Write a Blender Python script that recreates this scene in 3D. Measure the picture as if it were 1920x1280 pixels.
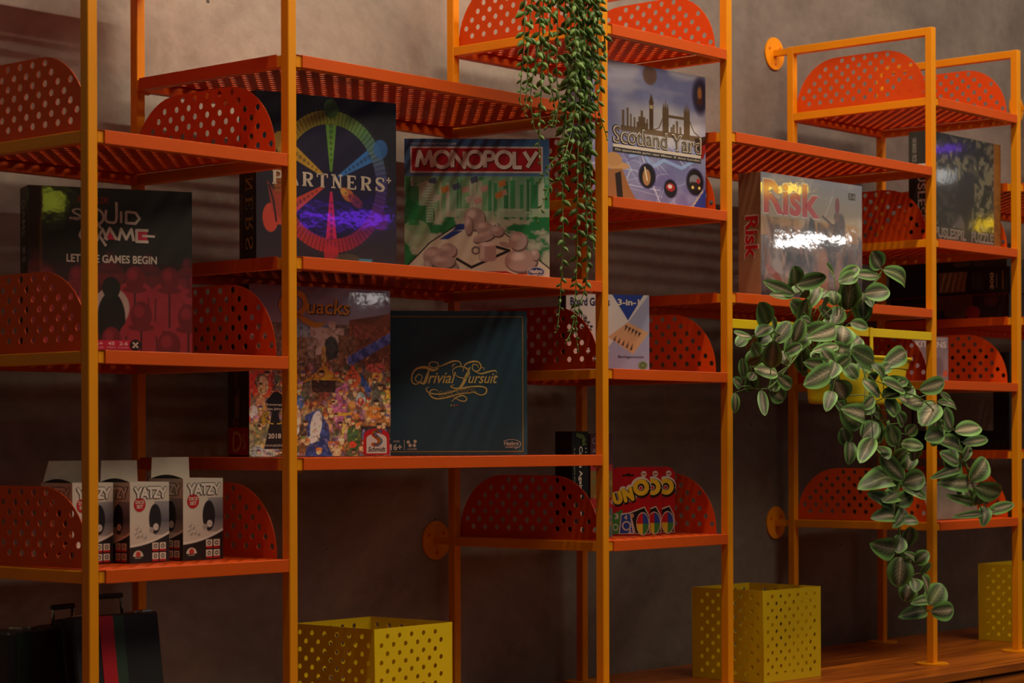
import bpy, math, random
import numpy as np
from mathutils import Vector, Matrix
for o in list(bpy.data.objects): bpy.data.objects.remove(o)
SC=bpy.context.scene; COL=SC.collection
# ---------------------------------------------------------------- camera, world, lights, exposure
ZO=1.05                                   # eye height above the floor
F_PX=4129.317; YAW=0.85067; CAMX=-2.28066; DIST=2.92144; ROLL=-0.00293
cam=bpy.data.cameras.new('camera'); cam.sensor_width=36.0; cam.lens=F_PX/1920*36
cam.shift_y=186.43/1920; cam.shift_x=-0.55/1920
cam.clip_start=.05; cam.clip_end=60
cam.dof.use_dof=True; cam.dof.focus_distance=4.5; cam.dof.aperture_fstop=7.5
co=bpy.data.objects.new('camera',cam); COL.objects.link(co)
co.matrix_world=Matrix.Translation((CAMX,-DIST,ZO))@Matrix.Rotation(-YAW,4,'Z')@Matrix.Rotation(math.pi/2,4,'X')@Matrix.Rotation(ROLL,4,'Z')
SC.camera=co
SC.view_settings.view_transform='Standard'; SC.view_settings.look='None'
SC.view_settings.exposure=0.0; SC.view_settings.gamma=1.0; SC.view_settings.use_curve_mapping=False
wd=bpy.data.worlds.new('room_light'); SC.world=wd; wd.use_nodes=True
wd.node_tree.nodes['Background'].inputs[0].default_value=(.86,.88,.74,1)
wd.node_tree.nodes['Background'].inputs[1].default_value=.034
def lamp(name,kind,loc,target,energy,color,size=.1,size_y=None,angle=60,blend=.6):
    l=bpy.data.lights.new(name,kind); l.energy=energy; l.color=color
    if kind=='SPOT': l.spot_size=math.radians(angle); l.spot_blend=blend; l.shadow_soft_size=size
    elif kind=='AREA':
        l.size=size
        if size_y: l.shape='RECTANGLE'; l.size_y=size_y
    else: l.shadow_soft_size=size
    o=bpy.data.objects.new(name,l); COL.objects.link(o); o.location=loc
    o.rotation_euler=(Vector(target)-Vector(loc)).to_track_quat('-Z','Y').to_euler()
    return o
WARM=(1,.76,.56)
# long linear ceiling lamp running parallel to the shelves, just in front of them
lamp('linear_ceiling_lamp','AREA',(1.05,-.37,3.05),(1.05,-.10,1.2),33,(1,.84,.62),2.7,.04)
lamp('linear_ceiling_lamp','AREA',(3.6,-.37,3.05),(3.6,-.12,1.2),13,(1,.82,.66),2.2,.04)
# broad lit ceiling field further out in the room, above and behind the viewer
lamp('ceiling_light_field','AREA',(2.1,-2.7,4.1),(1.5,0,1.3),104,(1,.83,.60),5.2,.9)
# pale unseen panel added at the far right for sheen on the lips
lamp('sheen_panel','AREA',(9.5,-5.5,2.6),(2.5,0,1.6),4.5,(1,.95,.90),2.4,1.0)
# small unseen lamps added at mirror points to put glints on the glossy boxes
lamp('white_streak_lamp','AREA',(5.37,-2.36,1.89),(2.19,.04,1.53),.75,(1,.97,.92),.30,.022)
lamp('yellow_glint_lamp','AREA',(5.20,-2.39,2.10),(2.06,.04,1.65),.30,(1,.62,.0),.22,.025)
lamp('violet_glint_lamp','AREA',(1.63,-3.26,1.835),(.67,.09,1.478),.42,(.18,.02,1),.30,.022)
lamp('white_glint_lamp','AREA',(2.52,-2.86,1.575),(.856,.207,1.344),.10,(1,.95,.9),.10,.03)
lamp('green_yellow_glint_lamp','AREA',(-.55,-2.71,1.79),(.064,.207,1.47),.075,(.75,.8,.05),.09,.06)
lamp('white_glint_lamp','AREA',(6.28,-1.86,2.205),(2.79,.03,1.74),.06,(1,.97,.92),.08,.06)
lamp('yellow_glint_lamp','AREA',(6.59,-1.79,2.01),(3.05,.03,1.63),.10,(1,.62,.0),.10,.05)
lamp('violet_glint_lamp','AREA',(6.29,-1.85,2.323),(2.80,.03,1.81),.035,(.22,.03,1),.12,.02)
# ---------------------------------------------------------------- materials
MATS={}
def lin(c): return tuple(((x/255)/12.92 if x/255<=.04045 else ((x/255+.055)/1.055)**2.4) for x in c)
def mat(name,rgb,rough=.45,metal=0.,spec=.5,noise=.06,nscale=40,bump=0.,coat=0.,srgb=True):
    if name in MATS: return MATS[name]
    m=bpy.data.materials.new(name); m.use_nodes=True; nt=m.node_tree; b=nt.nodes['Principled BSDF']
    c=lin(rgb) if srgb else rgb
    tc=nt.nodes.new('ShaderNodeTexCoord'); nz=nt.nodes.new('ShaderNodeTexNoise'); nz.inputs['Scale'].default_value=nscale
    nz.inputs['Detail'].default_value=3
    nt.links.new(tc.outputs['Object'],nz.inputs['Vector'])
    mr=nt.nodes.new('ShaderNodeMapRange'); mr.inputs['From Min'].default_value=.3; mr.inputs['From Max'].default_value=.7
    mr.inputs['To Min'].default_value=1-noise; mr.inputs['To Max'].default_value=1+noise
    nt.links.new(nz.outputs['Fac'],mr.inputs['Value'])
    mx=nt.nodes.new('ShaderNodeVectorMath'); mx.operation='SCALE'; mx.inputs[0].default_value=c
    nt.links.new(mr.outputs[0],mx.inputs['Scale']); nt.links.new(mx.outputs[0],b.inputs['Base Color'])
    b.inputs['Roughness'].default_value=rough; b.inputs['Metallic'].default_value=metal
    b.inputs['Specular IOR Level'].default_value=spec; b.inputs['Coat Weight'].default_value=coat
    b.inputs['Coat Roughness'].default_value=.08
    if bump:
        bp=nt.nodes.new('ShaderNodeBump'); bp.inputs['Strength'].default_value=bump; bp.inputs['Distance'].default_value=.002
        nt.links.new(nz.outputs['Fac'],bp.inputs['Height']); nt.links.new(bp.outputs[0],b.inputs['Normal'])
    MATS[name]=m; return m
def ink(rgb,rough=.4,coat=0.):
    return mat('print_ink_%d_%d_%d_%d_%d'%(*rgb,int(rough*100),int(coat*100)),rgb,rough,noise=.02,coat=coat)
def printed(name,rough=.3,coat=.0,bump=0.,bscale=9.,crough=.06):
    if name in MATS: return MATS[name]
    m=bpy.data.materials.new(name); m.use_nodes=True; nt=m.node_tree; b=nt.nodes['Principled BSDF']
    at=nt.nodes.new('ShaderNodeAttribute'); at.attribute_name='Col'
    nt.links.new(at.outputs['Color'],b.inputs['Base Color'])
    b.inputs['Roughness'].default_value=rough; b.inputs['Coat Weight'].default_value=coat; b.inputs['Coat Roughness'].default_value=crough
    if bump:
        tc=nt.nodes.new('ShaderNodeTexCoord'); nz=nt.nodes.new('ShaderNodeTexNoise'); nz.inputs['Scale'].default_value=bscale; nz.inputs['Detail'].default_value=4
        nt.links.new(tc.outputs['Object'],nz.inputs['Vector'])
        bp=nt.nodes.new('ShaderNodeBump'); bp.inputs['Strength'].default_value=bump; bp.inputs['Distance'].default_value=.01
        nt.links.new(nz.outputs['Fac'],bp.inputs['Height']); nt.links.new(bp.outputs[0],b.inputs['Coat Normal'])
        nt.links.new(bp.outputs[0],b.inputs['Normal'])
    MATS[name]=m; return m
POST=mat('yellow_orange_paint',(.79,.275,.0015),.42,spec=.3,noise=.03,nscale=12,srgb=False)
LIP=mat('orange_paint',(.64,.082,.003),.42,spec=.3,noise=.03,nscale=12,srgb=False)
PANEL=mat('red_orange_paint',(.68,.072,.003),.5,spec=.25,noise=.03,nscale=10,srgb=False)
YEL=mat('yellow_paint',(.74,.52,.008),.38,spec=.3,noise=.03,nscale=12,srgb=False)
BLACK=mat('black_leatherette',(20,17,16),.45,bump=.15,nscale=300)
CHROME=mat('chrome',(200,195,185),.2,metal=1.)
CARD=mat('white_card',(205,195,180),.7)
# ---------------------------------------------------------------- mesh helpers
class MB:
    def __init__(s): s.v=[]; s.f=[]; s.mi=[]; s.mats=[]
    def m(s,mt):
        if mt not in s.mats: s.mats.append(mt)
        return s.mats.index(mt)
    def add(s,vs,fs,mt):
        o=len(s.v); k=s.m(mt); s.v+= [tuple(v) for v in vs]
        for f in fs: s.f.append(tuple(i+o for i in f)); s.mi.append(k)
    def box(s,a,b,mt,bev=0.):
        x0,y0,z0=a; x1,y1,z1=b
        if bev<=0:
            vs=[(x,y,z) for z in(z0,z1) for y in(y0,y1) for x in(x0,x1)]
            s.add(vs,[(0,2,3,1),(4,5,7,6),(0,1,5,4),(2,6,7,3),(0,4,6,2),(1,3,7,5)],mt); return
        # bevelled box: 24 verts
        e=bev; vs=[]; idx={}
        for ax in range(3):
            for sx in(0,1):
                for sy in(0,1):
                    for sz in(0,1):
                        p=[x0 if not sx else x1,y0 if not sy else y1,z0 if not sz else z1]
                        q=[p[0]+(e if not sx else -e),p[1]+(e if not sy else -e),p[2]+(e if not sz else -e)]
                        q[ax]=p[ax]; idx[(ax,sx,sy,sz)]=len(vs); vs.append(tuple(q))
        fs=[]
        def g(ax,t): return idx[(ax,*t)]
        for ax in range(3):
            a1,a2=[i for i in range(3) if i!=ax]
            for sd in(0,1):
                q=[]
                for u,w in((0,0),(1,0),(1,1),(0,1)):
                    t=[0,0,0]; t[ax]=sd; t[a1]=u; t[a2]=w; q.append(g(ax,t))
                fs.append(tuple(q))
        for ax in range(3):
            a1,a2=[i for i in range(3) if i!=ax]
            for u in(0,1):
                for w in(0,1):
                    t0=[0,0,0];t1=[0,0,0]; t0[ax]=0;t1[ax]=1
                    for t in(t0,t1): t[a1]=u;t[a2]=w
                    fs.append((g(a1,t0),g(a1,t1),g(a2,t1),g(a2,t0)))
        for sx in(0,1):
            for sy in(0,1):
                for sz in(0,1): fs.append((g(0,(sx,sy,sz)),g(1,(sx,sy,sz)),g(2,(sx,sy,sz))))
        s.add(vs,fs,mt)
    def tube(s,pts,r,mt,n=8,cap=True):
        pts=[Vector(p) for p in pts]; rs=r if isinstance(r,(list,tuple)) else [r]*len(pts)
        vs=[]; fs=[]; up=Vector((0,0,1)); pn=None
        for i,p in enumerate(pts):
            d=(pts[min(i+1,len(pts)-1)]-pts[max(i-1,0)])
            if d.length<1e-9: d=Vector((0,0,1))
            d.normalize()
            if pn is None:
                pn=d.cross(up); 
                if pn.length<.05: pn=d.cross(Vector((1,0,0)))
            pn=(pn-d*pn.dot(d)); pn.normalize(); bn=d.cross(pn)
            for k in range(n):
                a=2*math.pi*k/n; vs.append(p+(pn*math.cos(a)+bn*math.sin(a))*rs[i])
        for i in range(len(pts)-1):
            for k in range(n):
                fs.append((i*n+k,i*n+(k+1)%n,(i+1)*n+(k+1)%n,(i+1)*n+k))
        if cap: fs.append(tuple(range(n))[::-1]); fs.append(tuple((len(pts)-1)*n+k for k in range(n)))
        s.add(vs,fs,mt)
    def cyl(s,c,axis,r,h,mt,n=32):
        a=Vector(axis).normalized(); c=Vector(c); s.tube([c,c+a*h],r,mt,n)
    def build(s,name,parent=None,loc=None,smooth=False,rot=None):
        me=bpy.data.meshes.new(name); me.from_pydata(s.v,[],s.f); 
        for mt in s.mats: me.materials.append(mt)
        if len(s.mats)>1: me.polygons.foreach_set('material_index',s.mi)
        import bmesh
        bm=bmesh.new(); bm.from_mesh(me); bmesh.ops.recalc_face_normals(bm,faces=bm.faces); bm.to_mesh(me); bm.free()
        if smooth: me.polygons.foreach_set('use_smooth',[True]*len(me.polygons))
        me.update(); o=bpy.data.objects.new(name,me); COL.objects.link(o)
        if parent: o.parent=parent
        if loc: o.location=loc
        if rot: o.rotation_euler=rot
        return o
def tag(o,label=None,cat=None,group=None,kind=None):
    if label: o['label']=label
    if cat: o['category']=cat
    if group: o['group']=group
    if kind: o['kind']=kind
    return o
def thing(name,label,cat,loc=(0,0,0),rz=0,group=None,rx=0,ry=0):
    o=bpy.data.objects.new(name,None); o.empty_display_size=.05; COL.objects.link(o); o.location=loc; o.rotation_euler=(rx,ry,rz)
    return tag(o,label,cat,group)
def crom(P,n=8):
    P=[np.array(p,float) for p in P]
    if len(P)<3: return [tuple(p) for p in P]
    Q=[2*P[0]-P[1]]+P+[2*P[-1]-P[-2]]; out=[]
    for i in range(1,len(Q)-2):
        a,b,c,d=Q[i-1:i+3]
        for k in range(n):
            t=k/n; out.append(tuple(.5*((2*b)+(c-a)*t+(2*a-5*b+4*c-d)*t*t+(3*b-a-3*c+d)*t**3)))
    out.append(tuple(P[-1])); return out
def dup(root,loc=None,rz=None,label=None):
    r=root.copy(); COL.objects.link(r)
    if loc is not None: r.location=loc
    if rz is not None: r.rotation_euler=(0,0,rz)
    if label: r['label']=label
    for ch in root.children:
        c=ch.copy(); COL.objects.link(c); c.parent=r
        for g in ch.children:
            d=g.copy(); COL.objects.link(d); d.parent=c
    return r
# perforated sheet in the plane (u,v), thickness t; returned as mesh in local xy with z thickness
def perforated(name,outline,holes,r,t,mt,nh=10):
    cu=bpy.data.curves.new('sheet','CURVE'); cu.dimensions='2D'; cu.fill_mode='BOTH'; cu.extrude=t/2
    def poly(pts):
        sp=cu.splines.new('POLY'); sp.points.add(len(pts)-1); sp.use_cyclic_u=True
        sp.points.foreach_set('co',[c for p in pts for c in(p[0],p[1],0,1)])
    poly(outline)
    for (x,y) in holes: poly([(x+r*math.cos(2*math.pi*k/nh),y+r*math.sin(2*math.pi*k/nh)) for k in range(nh)])
    o=bpy.data.objects.new('sheet',cu); COL.objects.link(o)
    dg=bpy.context.evaluated_depsgraph_get(); me=bpy.data.meshes.new_from_object(o.evaluated_get(dg)); me.name=name
    bpy.data.objects.remove(o); bpy.data.curves.remove(cu)
    me.materials.clear(); me.materials.append(mt); return me
def lattice(x0,x1,y0,y1,p=.035,q=.0175):
    out=[]; n=int((y1-y0)/q+1e-6); oy=(y1-y0-n*q)/2
    for j in range(n+1):
        y=y0+oy+j*q; off=(j%2)*p/2; k=int((x1-x0-off)/p+1e-6)
        for i in range(k+1): out.append((x0+off+i*p,y))
    return out
# ---------------------------------------------------------------- printed art: raster painted by code, kept as point colours
_rng=np.random.RandomState(3)
def vnoise(h,w,fy,fx,seed=0,oct=3):
    rs=np.random.RandomState(seed); out=np.zeros((h,w)); amp=1; tot=0
    for o in range(oct):
        gy,gx=max(2,int(fy*2**o)+2),max(2,int(fx*2**o)+2); g=rs.rand(gy,gx)
        yy=np.linspace(0,gy-1.001,h); xx=np.linspace(0,gx-1.001,w); iy=yy.astype(int); ix=xx.astype(int)
        ty=(yy-iy)[:,None]; tx=(xx-ix)[None,:]; ty=ty*ty*(3-2*ty); tx=tx*tx*(3-2*tx)
        a=g[iy][:,ix];b=g[iy][:,ix+1];c=g[iy+1][:,ix];d=g[iy+1][:,ix+1]
        out+=amp*((a*(1-tx)+b*tx)*(1-ty)+(c*(1-tx)+d*tx)*ty); tot+=amp; amp*=.5
    return out/tot
class Canvas:
    def __init__(s,w,h,col):
        s.w,s.h=w,h; s.a=np.zeros((h,w,3)); s.a[:]=np.array(col)/255.
        s.X,s.Y=np.meshgrid((np.arange(w)+.5)/w,(np.arange(h)+.5)/h)
    def mask(s,m,col,al=1.):
        m=(np.clip(m,0,1)*al)[...,None]; s.a=s.a*(1-m)+m*np.array(col)/255.
    def vgrad(s,y0,y1,c0,c1,x0=0,x1=1):
        t=np.clip((s.Y-y0)/(y1-y0),0,1)[...,None]; g=np.array(c0)/255*(1-t)+np.array(c1)/255*t
        m=((s.Y>=y0)&(s.Y<=y1)&(s.X>=x0)&(s.X<=x1))[...,None]; s.a=np.where(m,g,s.a)
    def rect(s,x0,y0,x1,y1,col,al=1.):
        px=s.w; d=np.minimum(np.minimum(s.X-x0,x1-s.X)*s.w,np.minimum(s.Y-y0,y1-s.Y)*s.h); s.mask(d+.5,col,al)
    def ell(s,cx,cy,rx,ry,col,al=1.,ang=0,soft=0):
        c,sn=math.cos(ang),math.sin(ang); dx=s.X-cx; dy=s.Y-cy; u=(dx*c+dy*sn)/rx; v=(-dx*sn+dy*c)/ry
        d=(1-np.sqrt(u*u+v*v))*min(rx*s.w,ry*s.h); s.mask(d/(1+soft)+.5,col,al)
    def poly(s,P,col,al=1.):
        ins=np.zeros(s.X.shape,bool); n=len(P)
        dmin=np.full(s.X.shape,1e9)
        for i in range(n):
            (x0,y0),(x1,y1)=P[i],P[(i+1)%n]
            c=((y0>s.Y)!=(y1>s.Y)); 
            with np.errstate(divide='ignore',invalid='ignore'):
                xi=(x1-x0)*(s.Y-y0)/((y1-y0) if y1!=y0 else 1e-9)+x0
            ins^=(c&(s.X<xi))
            ex,ey=(x1-x0)*s.w,(y1-y0)*s.h; L=ex*ex+ey*ey+1e-9; px,py=(s.X-x0)*s.w,(s.Y-y0)*s.h
            t=np.clip((px*ex+py*ey)/L,0,1); dmin=np.minimum(dmin,np.hypot(px-t*ex,py-t*ey))
        s.mask(np.where(ins,dmin,-dmin)+.5,col,al)
    def line(s,P,wd,col,al=1.):
        dmin=np.full(s.X.shape,1e9)
        for (x0,y0),(x1,y1) in zip(P[:-1],P[1:]):
            ex,ey=(x1-x0)*s.w,(y1-y0)*s.h; L=ex*ex+ey*ey+1e-9; px,py=(s.X-x0)*s.w,(s.Y-y0)*s.h
            t=np.clip((px*ex+py*ey)/L,0,1); dmin=np.minimum(dmin,np.hypot(px-t*ex,py-t*ey))
        s.mask(wd*s.w/2-dmin+.5,col,al)
    def tint(s,n,c,al): s.mask(n,c,al)
    def lin(s):
        a=np.clip(s.a,0,1); return np.where(a<=.04045,a/12.92,((a+.055)/1.055)**2.4)
def text_geo(st,offset=0.,shear=0.,spacing=1.,res=3):
    cu=bpy.data.curves.new('lettering','FONT'); cu.body=st; cu.size=1; cu.offset=offset; cu.shear=shear; cu.space_character=spacing
    cu.resolution_u=res; cu.fill_mode='FRONT'
    o=bpy.data.objects.new('lettering',cu); COL.objects.link(o)
    dg=bpy.context.evaluated_depsgraph_get(); me=bpy.data.meshes.new_from_object(o.evaluated_get(dg))
    v=np.array([p.co[:2] for p in me.vertices]); f=[tuple(p.vertices) for p in me.polygons]
    bpy.data.objects.remove(o); bpy.data.curves.remove(cu); bpy.data.meshes.remove(me); return v,f
class Face:
    """one printed face of a box: fractions a from the left, b from the top"""
    def __init__(s,parent,o,u,v,n,w,h):
        s.p=parent; s.o=Vector(o); s.u=Vector(u); s.vv=Vector(v); s.n=Vector(n); s.w=w; s.h=h; s.parts={}
    def P(s,a,b,l=0): return s.o+s.u*(a*s.w)+s.vv*((1-b)*s.h)+s.n*(.0004+.0003*l)
    def art(s,cv,mt,name='cover',holes=None):
        h,w=cv.h,cv.w; A,B=np.meshgrid(np.linspace(0,1,w),np.linspace(0,1,h))
        V=np.array(s.o)[None,None]+A[...,None]*s.w*np.array(s.u)+(1-B)[...,None]*s.h*np.array(s.vv)+np.array(s.n)*.0003
        idx=np.arange(w*h).reshape(h,w); F=np.stack([idx[1:,:-1],idx[1:,1:],idx[:-1,1:],idx[:-1,:-1]],-1).reshape(-1,4)
        me=bpy.data.meshes.new(name); me.vertices.add(w*h); me.vertices.foreach_set('co',V.reshape(-1).astype(np.float32))
        nf=len(F); me.loops.add(nf*4); me.loops.foreach_set('vertex_index',F.reshape(-1).astype(np.int32))
        me.polygons.add(nf); me.polygons.foreach_set('loop_start',np.arange(0,nf*4,4,dtype=np.int32)); me.update(calc_edges=True)
        at=me.color_attributes.new('Col','FLOAT_COLOR','POINT'); c=np.ones((w*h,4),np.float32); c[:,:3]=cv.lin().reshape(-1,3)
        at.data.foreach_set('color',c.reshape(-1)); me.materials.append(mt)
        o=bpy.data.objects.new(name,me); COL.objects.link(o); o.parent=s.p; return o
    def mb(s,name): return s.parts.setdefault(name,MB())
    def text(s,name,st,box,rgb,l=1,bold=0.,shear=0.,ang=0.,spacing=1.,coat=0.,arc=0.,quad=None):
        v,f=text_geo(st,bold,shear,spacing); lo,hi=v.min(0),v.max(0); t=(v-lo)/(hi-lo+1e-9)
        a0,b0,a1,b1=box; pts=[]
        for x,y in t:
            a=a0+(a1-a0)*x; b=b1+(b0-b1)*y
            b-=arc*4*x*(1-x)
            if quad: b+= quad*(x-.5)
            if ang:
                ca,cb=(a0+a1)/2,(b0+b1)/2; dx=(a-ca)*s.w; dy=-(b-cb)*s.h
                a=ca+(dx*math.cos(ang)-dy*math.sin(ang))/s.w; b=cb-(dx*math.sin(ang)+dy*math.cos(ang))/s.h
            pts.append(s.P(a,b,l))
        s.mb(name).add(pts,f,ink(rgb,coat=coat))
    def vtext(s,name,st,box,rgb,l=1,bold=0.,down=True,shear=0.):
        "text turned a quarter: reads downwards"
        v,f=text_geo(st,bold,shear); lo,hi=v.min(0),v.max(0); t=(v-lo)/(hi-lo+1e-9); a0,b0,a1,b1=box
        if down: pts=[s.P(a0+(a1-a0)*y,b0+(b1-b0)*x,l) for x,y in t]
        else: pts=[s.P(a1+(a0-a1)*y,b1+(b0-b1)*x,l) for x,y in t]
        s.mb(name).add(pts,f,ink(rgb))
    def poly(s,name,P,rgb,l=1,coat=0.):
        s.mb(name).add([s.P(a,b,l) for a,b in P],[tuple(range(len(P)))],ink(rgb,coat=coat))
    def ell(s,name,cx,cy,rx,ry,rgb,l=1,n=36,a0=0,a1=2*math.pi):
        s.poly(name,[(cx+rx*math.cos(a0+(a1-a0)*k/n),cy+ry*math.sin(a0+(a1-a0)*k/n)) for k in range(n)],rgb,l)
    def ring(s,name,cx,cy,rx,ry,wd,rgb,l=1,n=48,a0=0,a1=2*math.pi):
        s.ribbon(name,[(cx+rx*math.cos(a0+(a1-a0)*k/n),cy+ry*math.sin(a0+(a1-a0)*k/n)) for k in range(n+1)],wd,rgb,l,sm=0)
    def rect(s,name,x0,y0,x1,y1,rgb,l=1): s.poly(name,[(x0,y0),(x1,y0),(x1,y1),(x0,y1)],rgb,l)
    def ribbon(s,name,P,wd,rgb,l=1,sm=8):
        "stroke; wd in metres or list of widths along it"
        if not sm and len(P)<=8 and not isinstance(wd,(list,tuple)): return s.stroke(name,P,wd,rgb,l)
        Q=crom(P,sm) if sm and len(P)>2 else P; n=len(Q); X=np.array([(a*s.w,(1-b)*s.h) for a,b in Q])
        T=np.gradient(X,axis=0); T/= (np.linalg.norm(T,axis=1)[:,None]+1e-9); N=np.stack([-T[:,1],T[:,0]],1)
        if isinstance(wd,(list,tuple)): W=np.interp(np.linspace(0,1,n),np.linspace(0,1,len(wd)),wd)
        else: W=np.full(n,wd)
        L=X+N*W[:,None]/2; R=X-N*W[:,None]/2
        vs=[s.P(x/s.w,1-y/s.h,l) for x,y in np.concatenate([L,R])]
        s.mb(name).add(vs,[(i,i+1,n+i+1,n+i) for i in range(n-1)],ink(rgb))
    def stroke(s,name,P,wd,rgb,l=1,caps=False):
        "constant-width stroke with round joints, made of flat pieces in one layer"
        X=[np.array((a*s.w,(1-b)*s.h)) for a,b in P]; m=s.mb(name); k=ink(rgb)
        put=lambda q:[s.P(x/s.w,1-y/s.h,l) for x,y in q]
        ly=l; put=lambda q:[s.P(x/s.w,1-y/s.h,ly) for x,y in q]
        for i,(p,q) in enumerate(zip(X[:-1],X[1:])):
            ly+=.04
            d=(q-p)/(np.linalg.norm(q-p)+1e-9); n=np.array((-d[1],d[0]))*wd/2; m.add(put([p+n,p-n,q-n,q+n]),[(0,1,2,3)],k)
        for i,p in enumerate(X):
            ly+=.04
            if caps or 0<i<len(X)-1: m.add(put([p+wd/2*np.array((math.cos(t),math.sin(t))) for t in np.linspace(0,2*math.pi,13)[:-1]]),[tuple(range(12))],k)
    def letters(s,name,st,box,wd,rgb,l=1,widths=None,gap=.14,ang=0.,caps=False,dx=0,dy=0):
        C_=lambda cx,cy,rx,ry,a0=0,a1=360,n=22:[(cx+rx*math.cos(math.radians(a0+(a1-a0)*k/n)),cy+ry*math.sin(math.radians(a0+(a1-a0)*k/n))) for k in range(n+1)]
        G={'M':[[(0,0),(.16,1),(.5,.22),(.84,1),(1,0)]],'O':[C_(.5,.5,.5,.5)],'N':[[(.04,0),(.04,1),(.96,0),(.96,1)]],'P':[[(.06,0),(.06,1)],[(.0,.97),(.3,.97),(.5,.97)]+C_(.5,.73,.42,.24,80,-80,12)+[(.5,.49),(.3,.49),(.06,.49)]],
           'L':[[(.06,1),(.06,0),(.95,0)]],'Y':[[(.0,1),(.5,.42)],[(1,1),(.5,.42),(.5,0)]],'y':[[(.0,1),(.45,.42)],[(1,1),(.22,0)]],'A':[[(0,0),(.5,1),(1,0)],[(.2,.3),(.8,.3)]],'T':[[(0,1),(1,1)],[(.5,1),(.5,0)]],'Z':[[(.02,1),(.96,1),(.04,0),(.98,0)]],
           'U':[[(.04,1),(.04,.6)]+C_(.5,.34,.46,.34,180,360,12)+[(.96,.6),(.96,1)]]}
        W=widths or {'M':1.15,'O':1.15,'N':.95,'P':.72,'L':.62,'y':.95,'Y':.95,'A':1,'T':.85,'Z':.85,'U':.85}
        tot=sum(W[c] for c in st)+gap*(len(st)-1); a0,b0,a1,b1=box; x=0; ca,cb=(a0+a1)/2,(b0+b1)/2
        for c in st:
            for P in G[c]:
                Q=[]
                for u,v in P:
                    a=a0+(a1-a0)*(x+u*W[c])/tot; b=b1+(b0-b1)*v
                    if ang:
                        ex=(a-ca)*s.w; ey=-(b-cb)*s.h; a=ca+(ex*math.cos(ang)-ey*math.sin(ang))/s.w; b=cb-(ex*math.sin(ang)+ey*math.cos(ang))/s.h
                    Q.append((a+dx,b+dy))
                (s.ribbon(name,Q,wd,rgb,l,sm=0) if len(Q)>8 else s.stroke(name,Q,wd,rgb,l+.02,caps))
            x+=W[c]+gap
    def done(s):
        for k,m in s.parts.items():
            me=bpy.data.meshes.new(k); me.from_pydata(m.v,[],m.f)
            for mt in m.mats: me.materials.append(mt)
            if len(m.mats)>1: me.polygons.foreach_set('material_index',m.mi)
            o=bpy.data.objects.new(k,me); COL.objects.link(o); o.parent=s.p
        s.parts={}
def game_box(name,label,P,Q,z,H,D,side_rgb,cat='board game',group=None,rough=.4,bev=.001,tilt=0.):
    """a box standing with its front from P to Q (plan), returns thing, front Face, left Face"""
    P=Vector((*P,0)); Q=Vector((*Q,0)); W=(Q-P).length; rz=math.atan2(Q.y-P.y,Q.x-P.x)
    t=thing(name,label,cat,(P.x,P.y,z+.0009),rz,group)
    m=MB(); m.box((0,0,0),(W,D,H),mat(name+'_board_%d_%d_%d'%side_rgb,side_rgb,rough),bev); m.build('box_body',t)
    return t,Face(t,(0,0,0),(1,0,0),(0,0,1),(0,-1,0),W,H),Face(t,(0,D,0),(0,-1,0),(0,0,1),(-1,0,0),D,H)
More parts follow.
